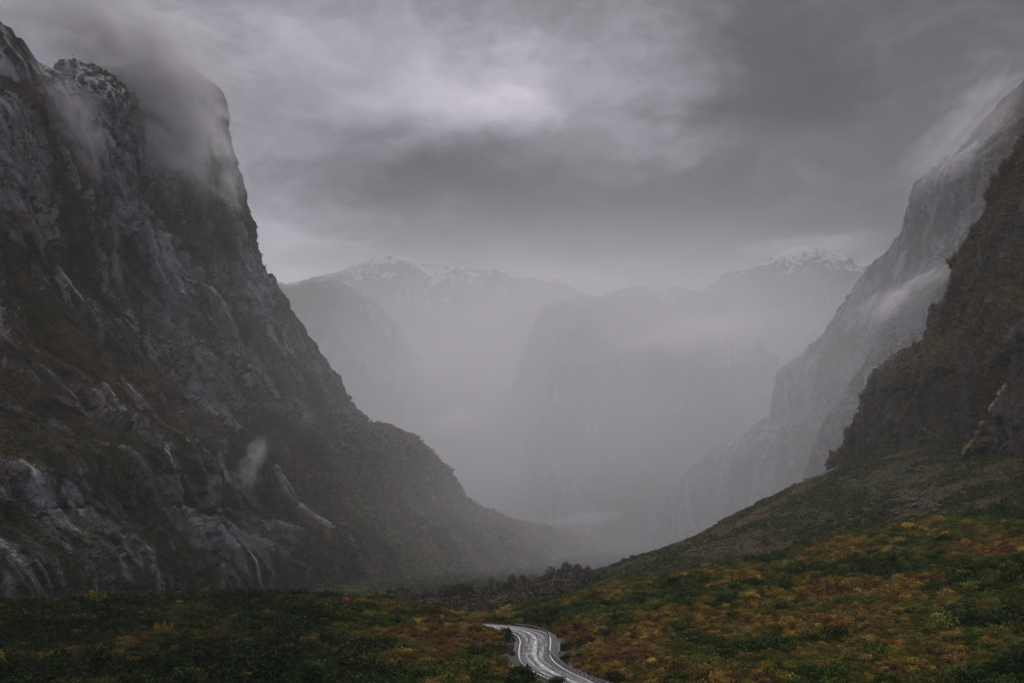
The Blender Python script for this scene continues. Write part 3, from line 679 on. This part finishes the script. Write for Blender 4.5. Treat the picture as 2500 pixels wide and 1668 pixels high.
def scatter(name, P, idx, scale, tint, kind='stuff'):
    """one object whose points carry plant forms"""
    n = len(P); me = bpy.data.meshes.new(name); me.vertices.add(n); me.vertices.foreach_set('co', np.asarray(P, np.float32).ravel())
    a = me.attributes.new('form', 'INT', 'POINT'); a.data.foreach_set('value', np.asarray(idx, np.int32))
    a = me.attributes.new('size', 'FLOAT_VECTOR', 'POINT'); a.data.foreach_set('vector', np.asarray(scale, np.float32).ravel())
    a = me.attributes.new('turn', 'FLOAT_VECTOR', 'POINT'); rt = np.zeros((n, 3)); rt[:, 2] = rng.uniform(0, 6.28, n); rt[:, :2] = rng.normal(0, 0.12, (n, 2)); a.data.foreach_set('vector', rt.astype(np.float32).ravel())
    a = me.attributes.new('tint', 'FLOAT_COLOR', 'POINT'); a.data.foreach_set('color', np.c_[tint, np.ones(n)].astype(np.float32).ravel())
    me.update(); o = bpy.data.objects.new(name, me); COL.objects.link(o); tag(o, kind=kind)
    ng = bpy.data.node_groups.new('scatter', 'GeometryNodeTree')
    ng.interface.new_socket('Geometry', in_out='INPUT', socket_type='NodeSocketGeometry'); ng.interface.new_socket('Geometry', in_out='OUTPUT', socket_type='NodeSocketGeometry')
    N = ng.nodes; gi = N.new('NodeGroupInput'); go = N.new('NodeGroupOutput')
    ci = N.new('GeometryNodeCollectionInfo'); ci.inputs['Collection'].default_value = forms; ci.inputs['Separate Children'].default_value = True; ci.inputs['Reset Children'].default_value = True
    ip = N.new('GeometryNodeInstanceOnPoints'); ip.inputs['Pick Instance'].default_value = True
    def na(nm, ty):
        q = N.new('GeometryNodeInputNamedAttribute'); q.data_type = ty; q.inputs['Name'].default_value = nm; return q.outputs[0]
    L = ng.links.new
    L(gi.outputs[0], ip.inputs['Points']); L(ci.outputs[0], ip.inputs['Instance']); L(na('form', 'INT'), ip.inputs['Instance Index'])
    L(na('size', 'FLOAT_VECTOR'), ip.inputs['Scale'])
    er = N.new('FunctionNodeEulerToRotation'); L(na('turn', 'FLOAT_VECTOR'), er.inputs[0]); L(er.outputs[0], ip.inputs['Rotation'])
    L(ip.outputs[0], go.inputs[0])
    md = o.modifiers.new('scatter', 'NODES'); md.node_group = ng
    return o
C_DG = np.array([0.014, 0.030, 0.005]); C_MG = np.array([0.042, 0.066, 0.010]); C_OL = np.array([0.105, 0.108, 0.020]); C_OR = np.array([0.20, 0.130, 0.030])
C_RU = np.array([0.15, 0.066, 0.020]); C_BR = np.array([0.12, 0.082, 0.045]); C_YE = np.array([0.22, 0.175, 0.020])
def jit(c, n, s=0.34): return np.clip(c * np.exp(rng.normal(0, s, (n, 1))) * np.exp(rng.normal(0, 0.07, (n, 3))), 0, 1)

def near_cover():
    n = 80000
    Y = np.sqrt(rng.uniform(235 ** 2, 760 ** 2, n)); X = rng.uniform(-0.60, 0.60, n) * Y
    Z, D, TRr = ground_z(X, Y)
    px = 1250 + F * X / Y; py = HZ - F * Z / Y
    keep = (D > 8.2) & ((TRr < 0.35) | (D > 12.5))
    bridge = (np.abs(Y - 431) < 34) & (D < 10.5 + 2 * fbm(X / 5, Y / 5, 2, 3)); keep &= ~bridge
    X, Y, Z, D, px, py = (v[keep] for v in (X, Y, Z, D, px, py)); n = len(X)
    side = np.where(px < 1250, -1, 1)
    f1 = fbm(X / 26, Y / 26, 4, 71, 0.6); f2 = fbm(X / 9, Y / 9, 3, 77); f3 = fbm(X / 60, Y / 90, 3, 79)
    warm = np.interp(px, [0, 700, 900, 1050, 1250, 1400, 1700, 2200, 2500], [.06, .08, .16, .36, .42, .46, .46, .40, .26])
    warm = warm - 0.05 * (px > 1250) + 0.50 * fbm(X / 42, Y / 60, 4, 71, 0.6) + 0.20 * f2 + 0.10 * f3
    warm += gauss(px, py, [(1075, 1560, 90, 50, .35), (1535, 1602, 70, 30, .35), (1385, 1545, 40, 20, .3), (1780, 1520, 220, 60, .15), (2050, 1480, 200, 60, .12), (1500, 1520, 60, 25, -.3), (1350, 1527, 60, 20, -.5), (1200, 1600, 60, 40, -.1),
                            (500, 1465, 200, 20, .08), (2400, 1620, 150, 60, -.25), (300, 1650, 300, 60, -.2)])
    warm += 0.9 * np.exp(-((D - 9) / 4.0) ** 2) * (rng.random(n) < 0.75)
    u = rng.random(n) * 0.35 + warm
    form_ = np.where(u < 0.42, rng.integers(0, 3, n), np.where(u < 0.80, rng.integers(3, 6, n), np.where(u < 0.98, rng.integers(6, 8, n), rng.integers(6, 10, n))))
    tint = np.where((u < 0.42)[:, None], jit(C_DG, n) * (1 - sst(u, .1, .42))[:, None] + jit(C_MG, n) * sst(u, .1, .42)[:, None],
            np.where((u < 0.66)[:, None], jit(C_OL * .8, n, .3), np.where((u < 0.98)[:, None], jit(C_OR, n), jit(C_RU, n))))
    rusty = gauss(px, py, [(1530, 1600, 62, 24, 1.1), (1385, 1542, 30, 16, 1.0), (1080, 1590, 70, 34, .7), (1105, 1530, 30, 12, .6), (860, 1470, 30, 8, .9), (1000, 1630, 70, 30, .5)]) + 0.3 * f2
    rb = rusty + rng.normal(0, .25, n) > 0.62
    tint[rb] = (jit(C_RU, n, .35) * .6 + jit(C_BR, n) * .4)[rb]; form_[rb] = np.where(rng.random(rb.sum()) < .6, rng.integers(8, 10, rb.sum()), rng.integers(3, 6, rb.sum()))
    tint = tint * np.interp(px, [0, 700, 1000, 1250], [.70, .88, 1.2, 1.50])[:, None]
    ye = (rng.random(n) < 0.025) & (u < 0.9); tint[ye] = jit(C_YE, n)[ye] * 0.7
    r = np.where(form_ < 3, rng.lognormal(0.55, 0.38, n), np.where(form_ < 6, rng.lognormal(0.38, 0.36, n), rng.lognormal(0.05, 0.25, n)))
    small = np.interp(D, [8, 16], [0.55, 1.0]); r = r * small * (1 + 0.15 * f3)
    hz = rng.uniform(0.75, 1.25, n)
    sc = np.c_[r, r, r * hz]
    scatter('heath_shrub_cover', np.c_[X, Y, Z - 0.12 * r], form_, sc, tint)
    # low grass between the shrubs
    n = 42000
    Y = np.sqrt(rng.uniform(235 ** 2, 700 ** 2, n)); X = rng.uniform(-0.42, 0.42, n) * Y
    Z, D, TRr = ground_z(X, Y); px = 1250 + F * X / Y
    keep = (D > 7.2) & (TRr < 0.5) & ~((np.abs(Y - 431) < 30) & (D < 9.5)); X, Y, Z, px, D = (v[keep] for v in (X, Y, Z, px, D)); n = len(X)
    w_ = np.clip(np.interp(px, [0, 800, 1150, 2500], [.15, .25, .8, .65]) + 0.4 * fbm(X / 20, Y / 20, 3, 91) + (D < 14) * .5, 0, 1)[:, None]
    tint = jit(C_OR * .8, n) * w_ + jit(C_MG, n) * (1 - w_)
    r = rng.uniform(0.5, 1.0, n)
    scatter('tussock_grass', np.c_[X, Y, Z - 0.05], rng.integers(6, 8, n), np.c_[r, r, r], tint)
near_cover()
def mid_cover():
    n = 150000
    Y = np.sqrt(rng.uniform(700 ** 2, 1900 ** 2, n)); X = rng.uniform(-0.30, 0.42, n) * Y
    Z, D, _ = ground_z(X, Y); px = 1250 + F * X / Y; py = HZ - F * Z / Y
    f1 = fbm(X / 55, Y / 80, 4, 61, .6)
    grassy = f1 + gauss(px, py, [(1800, 1330, 260, 40, .45), (2150, 1210, 120, 40, .55), (1950, 1290, 150, 20, .25), (2100, 1290, 200, 25, -.4)])
    sc_ = fbm(X / 60, Y / 60, 4, 31) * 0.22 + gauss(X, Y, [(292, 1370, 26, 90, 1.6)])
    keep = (sc_ < 0.7) & (rng.random(n) < np.where(grassy > 0.35, 0.7, 1.0))
    X, Y, Z, px, py, grassy = (v[keep] for v in (X, Y, Z, px, py, grassy)); n = len(X)
    g = sst(grassy, 0.1, 0.45)[:, None]
    tint = jit(np.array([.096, .122, .028]), n) * (1 - g) + jit(np.array([.25, .18, .070]), n) * g
    dk = fbm(X / 90, Y / 90, 3, 67)[:, None] > 0.1
    tint = np.where(dk, tint * 0.75, tint)
    r = rng.lognormal(0.55, 0.3, n) * np.where(g[:, 0] > .5, .6, 1)
    scatter('slope_scrub', np.c_[X, Y, Z - .2 * r], rng.integers(13, 15, n), np.c_[r, r, r * .9], tint)
mid_cover()
def floor_cover():
    n = 42000
    Y = np.sqrt(rng.uniform(1500 ** 2, 3600 ** 2, n)); X = rng.uniform(-0.16, 0.16, n) * Y
    Z, D, _ = ground_z(X, Y)
    r = rng.lognormal(1.1, 0.3, n) * Y / 2200
    scatter('valley_floor_bush', np.c_[X, Y, Z - .3 * r], rng.integers(13, 15, n), np.c_[r, r, r], jit(np.array([.045, .050, .022]), n, .3))
floor_cover()
def forest():
    # dark beech wood along the river terrace
    n = 5200
    t = rng.random(n); A_ = np.array([(950, 1080), (1100, 1100), (1230, 1130), (1330, 1170), (1370, 1190), (1390, 1200)], float)
    pxx = np.interp(t, np.linspace(0, 1, 6), A_[:, 0]); Yc = np.interp(t, np.linspace(0, 1, 6), A_[:, 1])
    Y = Yc + rng.uniform(-170, 60, n); X = (pxx + rng.normal(0, 22, n) - 1250) / F * Y
    Z, _, _ = ground_z(X, Y)
    r = rng.lognormal(1.25, 0.25, n); hh = np.interp(Y - Yc, [-170, -60, 60], [.7, .9, 1.25])
    tint = jit(np.array([.078, .070, .040]), n, .3)
    scatter('beech_wood', np.c_[X, Y, Z], rng.integers(10, 13, n), np.c_[r, r, r * 1.35 * hh], tint)
    # bush on the forested foot of the left cliff, and scrub on its ledges
    G, N, veg, s, arc = gl
    nt, nc = veg.shape
    tq = np.linspace(0, 1, nt)[:, None] + 0 * veg; Yg = G[..., 1]
    dA = np.linalg.norm(np.cross(np.gradient(G, axis=0), np.gradient(G, axis=1)), axis=-1)
    low = sst(tq, 0.25, 0.32)
    vis = (G[..., 2] > -110) & (np.abs(G[..., 0] / Yg) < 0.4)
    wgt = dA * vis * sst(veg, 0.40, 0.6) * (0.7 + 1.0 * low)
    c = np.cumsum(wgt.ravel()); n = 170000
    k = np.searchsorted(c, rng.random(n) * c[-1]); P = G.reshape(-1, 3)[k] + rng.normal(0, .8, (n, 3)); lw = low.ravel()[k]
    r = rng.lognormal(0.45, 0.35, n) * (0.8 + 1.2 * lw * sst(P[:, 1], 1200, 1800))
    tint = jit(np.array([.066, .072, .024]), n, .3); br_ = (fbm(P[:, 0] / 90 + P[:, 2] / 70, P[:, 1] / 90, 3, 15) > 0.2)[:, None] & (rng.random((n, 1)) < .7)
    tint = np.where(br_, jit(np.array([.095, .065, .030]), n, .3), tint)
    tint = tint * (1 + 1.3 * (lw * sst(P[:, 1], 1300, 1900))[:, None]) * np.exp(.35 * fbm(P[:, 0] / 60, P[:, 2] / 40 + P[:, 1] / 80, 4, 19))[:, None]
    scatter('hillside_bush', P - np.array([0, 0, .3]), rng.integers(13, 15, n), np.c_[r, r, r], tint)
    G, N, veg, s, arc = gr
    dA = np.linalg.norm(np.cross(np.gradient(G, axis=0), np.gradient(G, axis=1)), axis=-1)
    wgt = dA * sst(veg, .42, .6) * (np.abs(G[..., 0] / G[..., 1]) < .42)
    c = np.cumsum(wgt.ravel()); n = 60000
    k = np.searchsorted(c, rng.random(n) * c[-1]); P = G.reshape(-1, 3)[k] + rng.normal(0, .6, (n, 3))
    r = rng.lognormal(0.15, 0.35, n)
    tint = np.where(rng.random((n, 1)) < .45, jit(np.array([.26, .19, .085]), n, .3), jit(np.array([.15, .16, .05]), n, .3))
    tint = tint * np.exp(.30 * ridged(P[:, 1] / 55, P[:, 2] / 150, 3, 29) - .15)[:, None]
    scatter('cliff_scrub', P - np.array([0, 0, .2]), rng.integers(13, 15, n), np.c_[r, r, r], tint)
forest()

# ------------------------------------------------------------------ single plants one can point to
def hit(px, py, y0=300, y1=1700):
    Y = np.linspace(y0, y1, 2500); X = (px - 1250) / F * Y; Z, _, _ = ground_z(X, Y)
    line = (HZ - py) / F * Y; k = np.where(Z >= line)[0]
    k = k[0] if len(k) else len(Y) - 1
    return np.array([X[k], Y[k], Z[k]])
PC = {}
def plant(name, px, py, size, kind, col, label, cat, group=None, hz=1.0, y0=300, loc=None):
    """px, py: photo position of its foot; size: radius in metres"""
    p = hit(px, py, y0) if loc is None else loc
    root = empty(name, p - np.array([0, 0, .1]), label, cat, group); root.rotation_euler = (0, 0, random.uniform(0, 6))
    key = kind
    if key not in PC:
        if kind == 'cone': a = leaf_cloud(1500, 0.075, 1, 'cone', 201)
        elif kind == 'dense': a = leaf_cloud(1300, 0.065, 1, 'round', 202, .85, clumps=16)
        elif kind == 'loose': a = leaf_cloud(700, 0.075, 1, 'loose', 203, .8, clumps=14)
        elif kind == 'twig': a = leaf_cloud(600, 0.035, 1, 'twig', 204)
        elif kind == 'tuft': a = leaf_cloud(260, 0.05, 1, 'tuft', 205)
        elif kind == 'tree': a = leaf_cloud(900, 0.085, 1, 'loose', 206, .8, clumps=16)
        elif kind == 'small': a = leaf_cloud(240, 0.12, 1, 'round', 207, .8, clumps=9)
        PC[key] = a
    V, Fc, sh = PC[key]; up = 1.1 if kind == 'tree' else 0.0
    o = raw_mesh('crown' if kind in ('tree', 'cone') else 'foliage', (V + np.array([0, 0, up])) * np.array([size, size, size * hz]), Fc, M_leaf, False, {'lv': sh}, root)
    o.color = (*col, 1)
    # stem: tapered trunk with a few limbs
    tv, tf = [], []
    def seg(a, b, r0, r1):
        a = np.array(a, float); b = np.array(b, float); d = (b - a) / np.linalg.norm(b - a); e = np.cross(d, (0.3, 1, 0.2)); e /= np.linalg.norm(e); f = np.cross(d, e); q = len(tv)
        for c, rr in ((a, r0), (b, r1)):
            for k in range(6): tv.append(c + (e * math.cos(k * 1.047) + f * math.sin(k * 1.047)) * rr)
        for k in range(6): tf.append((q + k, q + (k + 1) % 6, q + 6 + (k + 1) % 6, q + 6 + k))
    H = size * hz * (1.6 if kind == 'tree' else 2.0 if kind == 'cone' else 0.7)
    seg((0, 0, -.3), (0.03 * H, 0, H), size * .06, size * .02)
    for k in range(6):
        a = k * 1.05 + .3; z0 = H * (0.25 + .1 * k); seg((0.02 * H, 0, z0), (math.cos(a) * size * .55, math.sin(a) * size * .55, z0 + .35 * size), size * .03, size * .012)
    raw_mesh('trunk' if kind in ('tree', 'cone') else 'stem', tv, tf, M_bark, True, parent=root)
    return root
SH = [
 ('evergreen_bush', 1272, 1668, 4.2, 'dense', (.020, .042, .010), 'large dark evergreen bush overlapping the left edge of the lower road', 'bush', 1.0),
 ('conical_shrub', 1288, 1664, 2.2, 'cone', (.024, .044, .012), 'pointed dark shrub at the tip of the big evergreen bush, against the road', 'shrub', 0.9),
 ('olive_shrub', 1362, 1674, 2.8, 'dense', (.060, .066, .018), 'olive green bush at the bottom edge in front of the road', 'bush', .85),
 ('dark_shrub', 1345, 1531, 3.2, 'dense', (.014, .030, .009), 'black-green round bush just behind the bend of the road', 'bush', .9),
 ('dark_shrub', 1318, 1526, 2.4, 'dense', (.018, .036, .010), 'smaller dark green bush left of the black-green one behind the guard rail', 'bush', .9),
 ('dark_shrub', 1408, 1536, 3.0, 'dense', (.026, .048, .013), 'mid green bush to the right of the bend, between bare twiggy shrub and dark bush', 'bush', .7),
 ('twiggy_shrub', 1378, 1550, 3.0, 'twig', (.13, .065, .05), 'bare pinkish-brown twiggy shrub right of the bend', 'shrub', 1.0),
 ('broadleaf_bush', 1482, 1556, 3.6, 'loose', (.050, .068, .022), 'pale glossy-leaved spreading bush on the slope right of the bend', 'bush', .7),
 ('rust_shrub', 1425, 1600, 3.0, 'twig', (.19, .050, .018), 'rust-red shrub nearest to the right-hand guard rail', 'shrub', .9),
 ('rust_shrub', 1470, 1620, 3.6, 'twig', (.15, .048, .024), 'wide rusty brown thicket on the slope right of the road', 'shrub', .8),
 ('rust_shrub', 1530, 1632, 3.2, 'twig', (.12, .05, .032), 'brown leafless thicket at the right end of the rust-red patch', 'shrub', .9),
 ('dark_shrub', 1500, 1668, 3.2, 'dense', (.020, .036, .011), 'dark green bush below the rust-red patch at the bottom edge', 'bush', .9),
 ('green_shrub', 1352, 1590, 1.6, 'dense', (.028, .060, .014), 'bright green low bush beside the rail at the right bridge end', 'bush', .8),
 ('green_shrub', 1382, 1612, 2.0, 'dense', (.038, .060, .016), 'green bush on the orange verge below the bridge, right of the rail', 'bush', .9),
 ('dark_shrub', 1160, 1546, 2.8, 'dense', (.018, .040, .011), 'dark green bush on the left where the road vanishes behind the heath', 'bush', .9),
 ('dark_shrub', 1243, 1568, 2.6, 'cone', (.020, .044, .012), 'upright dark green shrub left of the gravel beside the bridge', 'shrub', .8),
 ('twiggy_shrub', 1105, 1550, 3.2, 'twig', (.12, .062, .045), 'pinkish-brown bare shrub on the left heath', 'shrub', .7),
 ('yellow_bush', 1145, 1582, 3.6, 'loose', (.115, .100, .020), 'yellow-green spreading bush left of the bridge', 'bush', .6),
 ('twiggy_shrub', 1232, 1545, 2.4, 'twig', (.11, .065, .055), 'thin bare twigs in front of the far stretch of road', 'shrub', 1.1),
 ('rust_shrub', 1250, 1600, 1.8, 'twig', (.24, .075, .018), 'orange-red shrub above the grey gravel on the left of the road', 'shrub', .9),
 ('pale_sapling', 1240, 1672, 1.3, 'loose', (.17, .18, .045), 'pale yellow-green sapling at the bottom left of the road', 'shrub', 1.6),
]
for nm, px, py, sz, kd, col, lab, cat, hz in SH: plant(nm, px, py, sz, kd, col, lab, cat, hz=hz)
T0 = hit(1126, 1478, 900)
plant('beech_tree', 0, 0, 9.0, 'tree', (.060, .040, .028), 'broad brown-green tree crown rising above the dark wood beyond the left heath', 'tree', hz=.9, loc=np.array([(1126 - 1250) / F * 1060, 1060, ground_z(np.array([-37.]), np.array([1060.]))[0][0] + 2]))
TLAB = ['largest dark tree on the misty middle ridge skyline', 'small tree just right of the largest one on the middle ridge', 'small tree just left of the largest one on the middle ridge', 'third little tree right of the largest one along the ridge', 'lowest tree on the ridge skyline, beside the dark wood', 'highest tiny tree on the ridge skyline, well up the slope', 'tiny tree second from the top of the ridge line']
for kt, (px, py, sz) in enumerate([(1524, 1372, 4.5), (1545, 1367, 3.2), (1505, 1380, 3.6), (1573, 1357, 2.8), (1478, 1396, 3.4), (1640, 1335, 2.6), (1612, 1345, 2.4)]):
    Yt = float(np.interp(px, [1432, 1532, 1649, 1808], [1150, 1220, 1300, 1380])) - 8; x = (px - 1250) / F * Yt
    z = ground_z(np.array([x]), np.array([Yt]))[0][0]
    plant('ridge_tree', 0, 0, sz, 'small', (.032, .038, .018), TLAB[kt], 'tree', 'small trees along the middle ridge skyline', 1.1, loc=np.array([x, Yt, z]))

# boulders under the right cliff
M_bould = rock_material('boulder_rock', rock_col=((0.03, .03, .034), (.10, .10, .108)), fine=6)
def boulder(px, py, sz, label, group, seed):
    g = np.random.default_rng(seed); n1_, n2_ = 22, 14
    th, ph = np.meshgrid(np.linspace(0, 2 * np.pi, n1_), np.linspace(0, np.pi, n2_)); d = np.stack([np.cos(th) * np.sin(ph), np.sin(th) * np.sin(ph), np.cos(ph)], -1)
    cut = g.normal(size=(9, 3)); cut /= np.linalg.norm(cut, axis=1, keepdims=True); lim = g.uniform(.55, .85, 9)
    r = np.ones(d.shape[:2])
    for c, l in zip(cut, lim): q = (d * c).sum(-1); r = np.where(q > 0.05, np.minimum(r, l / np.maximum(q, .05)), r)
    V = d * r[..., None] * np.array([1.3, 1.0, .75]) * sz * (1 + 0.05 * perlin(th * 3, ph * 4, seed))[..., None]
    z = V.reshape(-1, 3); nv = len(z)
    p = hit(px, py, 760)
    o = raw_mesh('boulder', z, grid_faces(n2_, n1_), M_bould, False, {'flow_u': z[:, 0], 'flow_t': z[:, 2], 'veg': np.full(nv, .05), 'rust': np.zeros(nv), 'slab': np.full(nv, .45)})
    o.location = p + np.array([0, 0, .1 * sz]); o.rotation_euler = (0, 0, g.uniform(0, 6)); tag(o, label, 'boulder', group)
boulder(2182, 1234, 5.5, 'largest dark boulder, long and flat, on the tussock slope under the right cliff', None, 301)
BLAB = ['rounded grey boulder just right of the largest flat one', 'grey boulder above the cluster, second right of the flat one', 'squat grey boulder in the middle of the cluster', 'grey boulder at the lower right of the middle pair', 'broad dark boulder near the foot of the nearer right buttress', 'dark boulder directly above the broad one by the buttress', 'small rock highest up, touching the buttress foot', 'lone small rock well left of the cluster, uphill', 'lone grey boulder lower down the slope below the flat one', 'small rock perched beside the lone lower boulder', 'smallest rock, furthest down and left on the slope', 'lowest dark boulder at the right end of the cluster', 'small grey rock above the others in bare brown soil']
for k, (px, py, sz) in enumerate([(2210, 1226, 3), (2232, 1224, 3.2), (2236, 1238, 3.6), (2262, 1245, 2.6), (2285, 1250, 3.4), (2300, 1242, 3.2), (2315, 1230, 2.8), (2126, 1222, 2.2), (2178, 1276, 3.0), (2188, 1270, 2.0), (2108, 1280, 1.8), (2305, 1256, 2.6), (2250, 1212, 2.0)]):
    boulder(px, py, sz, BLAB[k], 'grey boulders below the right cliff', 310 + k)
for k, (px, py, sz, lab) in enumerate([(1955, 1412, 1.4, 'small pale rock among orange grass on the right-hand hillside'), (550, 1590, 1.3, 'flat tan rock lying in the dark heath at the left')]):
    boulder(px, py, sz, lab, None, 340 + k)

# dark marker post by the road
p = np.array([*cr([(765, 492)])[0], ZR - .3]); mp = empty('marker_post', p, 'short dark marker post on the gravel left of the bend', 'marker post')
mb = MB(); mb.box((0, 0, .75), (.16, .10, 1.5)); mb.build('post', simple_mat('dark_post', (.02, .02, .02), .6), mp)
mb = MB(); mb.box((0, 0, 1.56), (.5, .08, .26)); mb.build('marker_plate', simple_mat('dark_plate', (.05, .05, .055), .5), mp)

# ------------------------------------------------------------------ air: valley haze and drifting mist
def haze_box(x0, x1, y0, y1, z0, z1, dens):
    m, T, out = new_mat('valley_haze')
    v = T.add('ShaderNodeVolumePrincipled'); v.inputs['Color'].default_value = (0.97, 0.96, 0.99, 1); v.inputs['Density'].default_value = dens; v.inputs['Anisotropy'].default_value = ANI
    T.l.new(v.outputs[0], out.inputs['Volume'])
    mb = MB(); mb.box(((x0 + x1) / 2, (y0 + y1) / 2, (z0 + z1) / 2), (x1 - x0, y1 - y0, z1 - z0)); o = mb.build('haze', m); tag(o, kind='stuff')
haze_box(-6000, 6000, -500, 9600, -200, 960, HAZE)
def mist(px, py, Y, rx, ry, rz, dens, seed=0, rot=0, sc=2.2, lo=0.46, hi=0.68):
    """a drifting bank of mist: an ellipsoid of air, rx, ry, rz metres, thick where its noise is high"""
    m, T, out = new_mat('drifting_mist')
    oc = T.add('ShaderNodeTexCoord').outputs['Object']
    r = T.add('ShaderNodeVectorMath', operation='LENGTH', i={0: oc}).outputs['Value']
    fall = T.mrange(r, 0.15, 1.0, 1.0, 0.0)
    nz = T.noise(T.vmath('ADD', oc, (seed * 3.7, seed * 1.3, 0)), sc, 5, 0.6, 1.2)
    k = T.mrange(T.math('ADD', nz, T.math('MULTIPLY', T.math('SUBTRACT', fall, 0.5), 0.25)), lo, hi)
    v = T.add('ShaderNodeVolumePrincipled'); v.inputs['Color'].default_value = (0.87, 0.855, 0.885, 1); v.inputs['Anisotropy'].default_value = ANI
    T.l.new(T.math('MULTIPLY', T.math('MULTIPLY', k, fall), dens), v.inputs['Density'])
    T.l.new(v.outputs[0], out.inputs['Volume'])
    th, ph = np.meshgrid(np.linspace(0, 2 * np.pi, 25), np.linspace(0, np.pi, 13))
    V = np.stack([np.cos(th) * np.sin(ph), np.sin(th) * np.sin(ph), np.cos(ph)], -1).reshape(-1, 3)
    o = raw_mesh('mist', V, grid_faces(13, 25)[:, ::-1], m, True); o.location = W(px, py, Y); o.scale = (rx, ry, rz); o.rotation_euler = (0, R(rot), 0)
    tag(o, kind='stuff'); return o
for a in MISTS: mist(**a)
def bank(px, py, Y, rx, ry, rz, dens, rot=0, lump=0.7, sc=1.6, seed=0):
    """a wide soft bank of valley mist"""
    m, T, out = new_mat('valley_mist')
    oc = T.add('ShaderNodeTexCoord').outputs['Object']
    r = T.add('ShaderNodeVectorMath', operation='LENGTH', i={0: oc}).outputs['Value']
    f = T.math('SUBTRACT', 1.0, T.math('MULTIPLY', r, r), clamp=True); f = T.math('MULTIPLY', f, f)
    nz = T.noise(T.vmath('ADD', oc, (seed * 3.7, seed * 1.3, 0)), sc, 3, 0.5)
    f = T.math('MULTIPLY', f, T.mrange(nz, 0.35, 0.68, 1 - lump, 1 + lump))
    v = T.add('ShaderNodeVolumePrincipled'); v.inputs['Color'].default_value = (0.958, 0.952, 0.985, 1); v.inputs['Anisotropy'].default_value = ANI
    T.l.new(T.math('MULTIPLY', f, dens), v.inputs['Density'])
    T.l.new(v.outputs[0], out.inputs['Volume'])
    th, ph = np.meshgrid(np.linspace(0, 2 * np.pi, 33), np.linspace(0, np.pi, 17))
    V = np.stack([np.cos(th) * np.sin(ph), np.sin(th) * np.sin(ph), np.cos(ph)], -1).reshape(-1, 3)
    o = raw_mesh('mist', V, grid_faces(17, 33)[:, ::-1], m, True); o.location = W(px, py, Y); o.scale = (rx, ry, rz); o.rotation_euler = (0, R(rot), 0)
    tag(o, kind='stuff')
for a in BANKS: bank(**a)
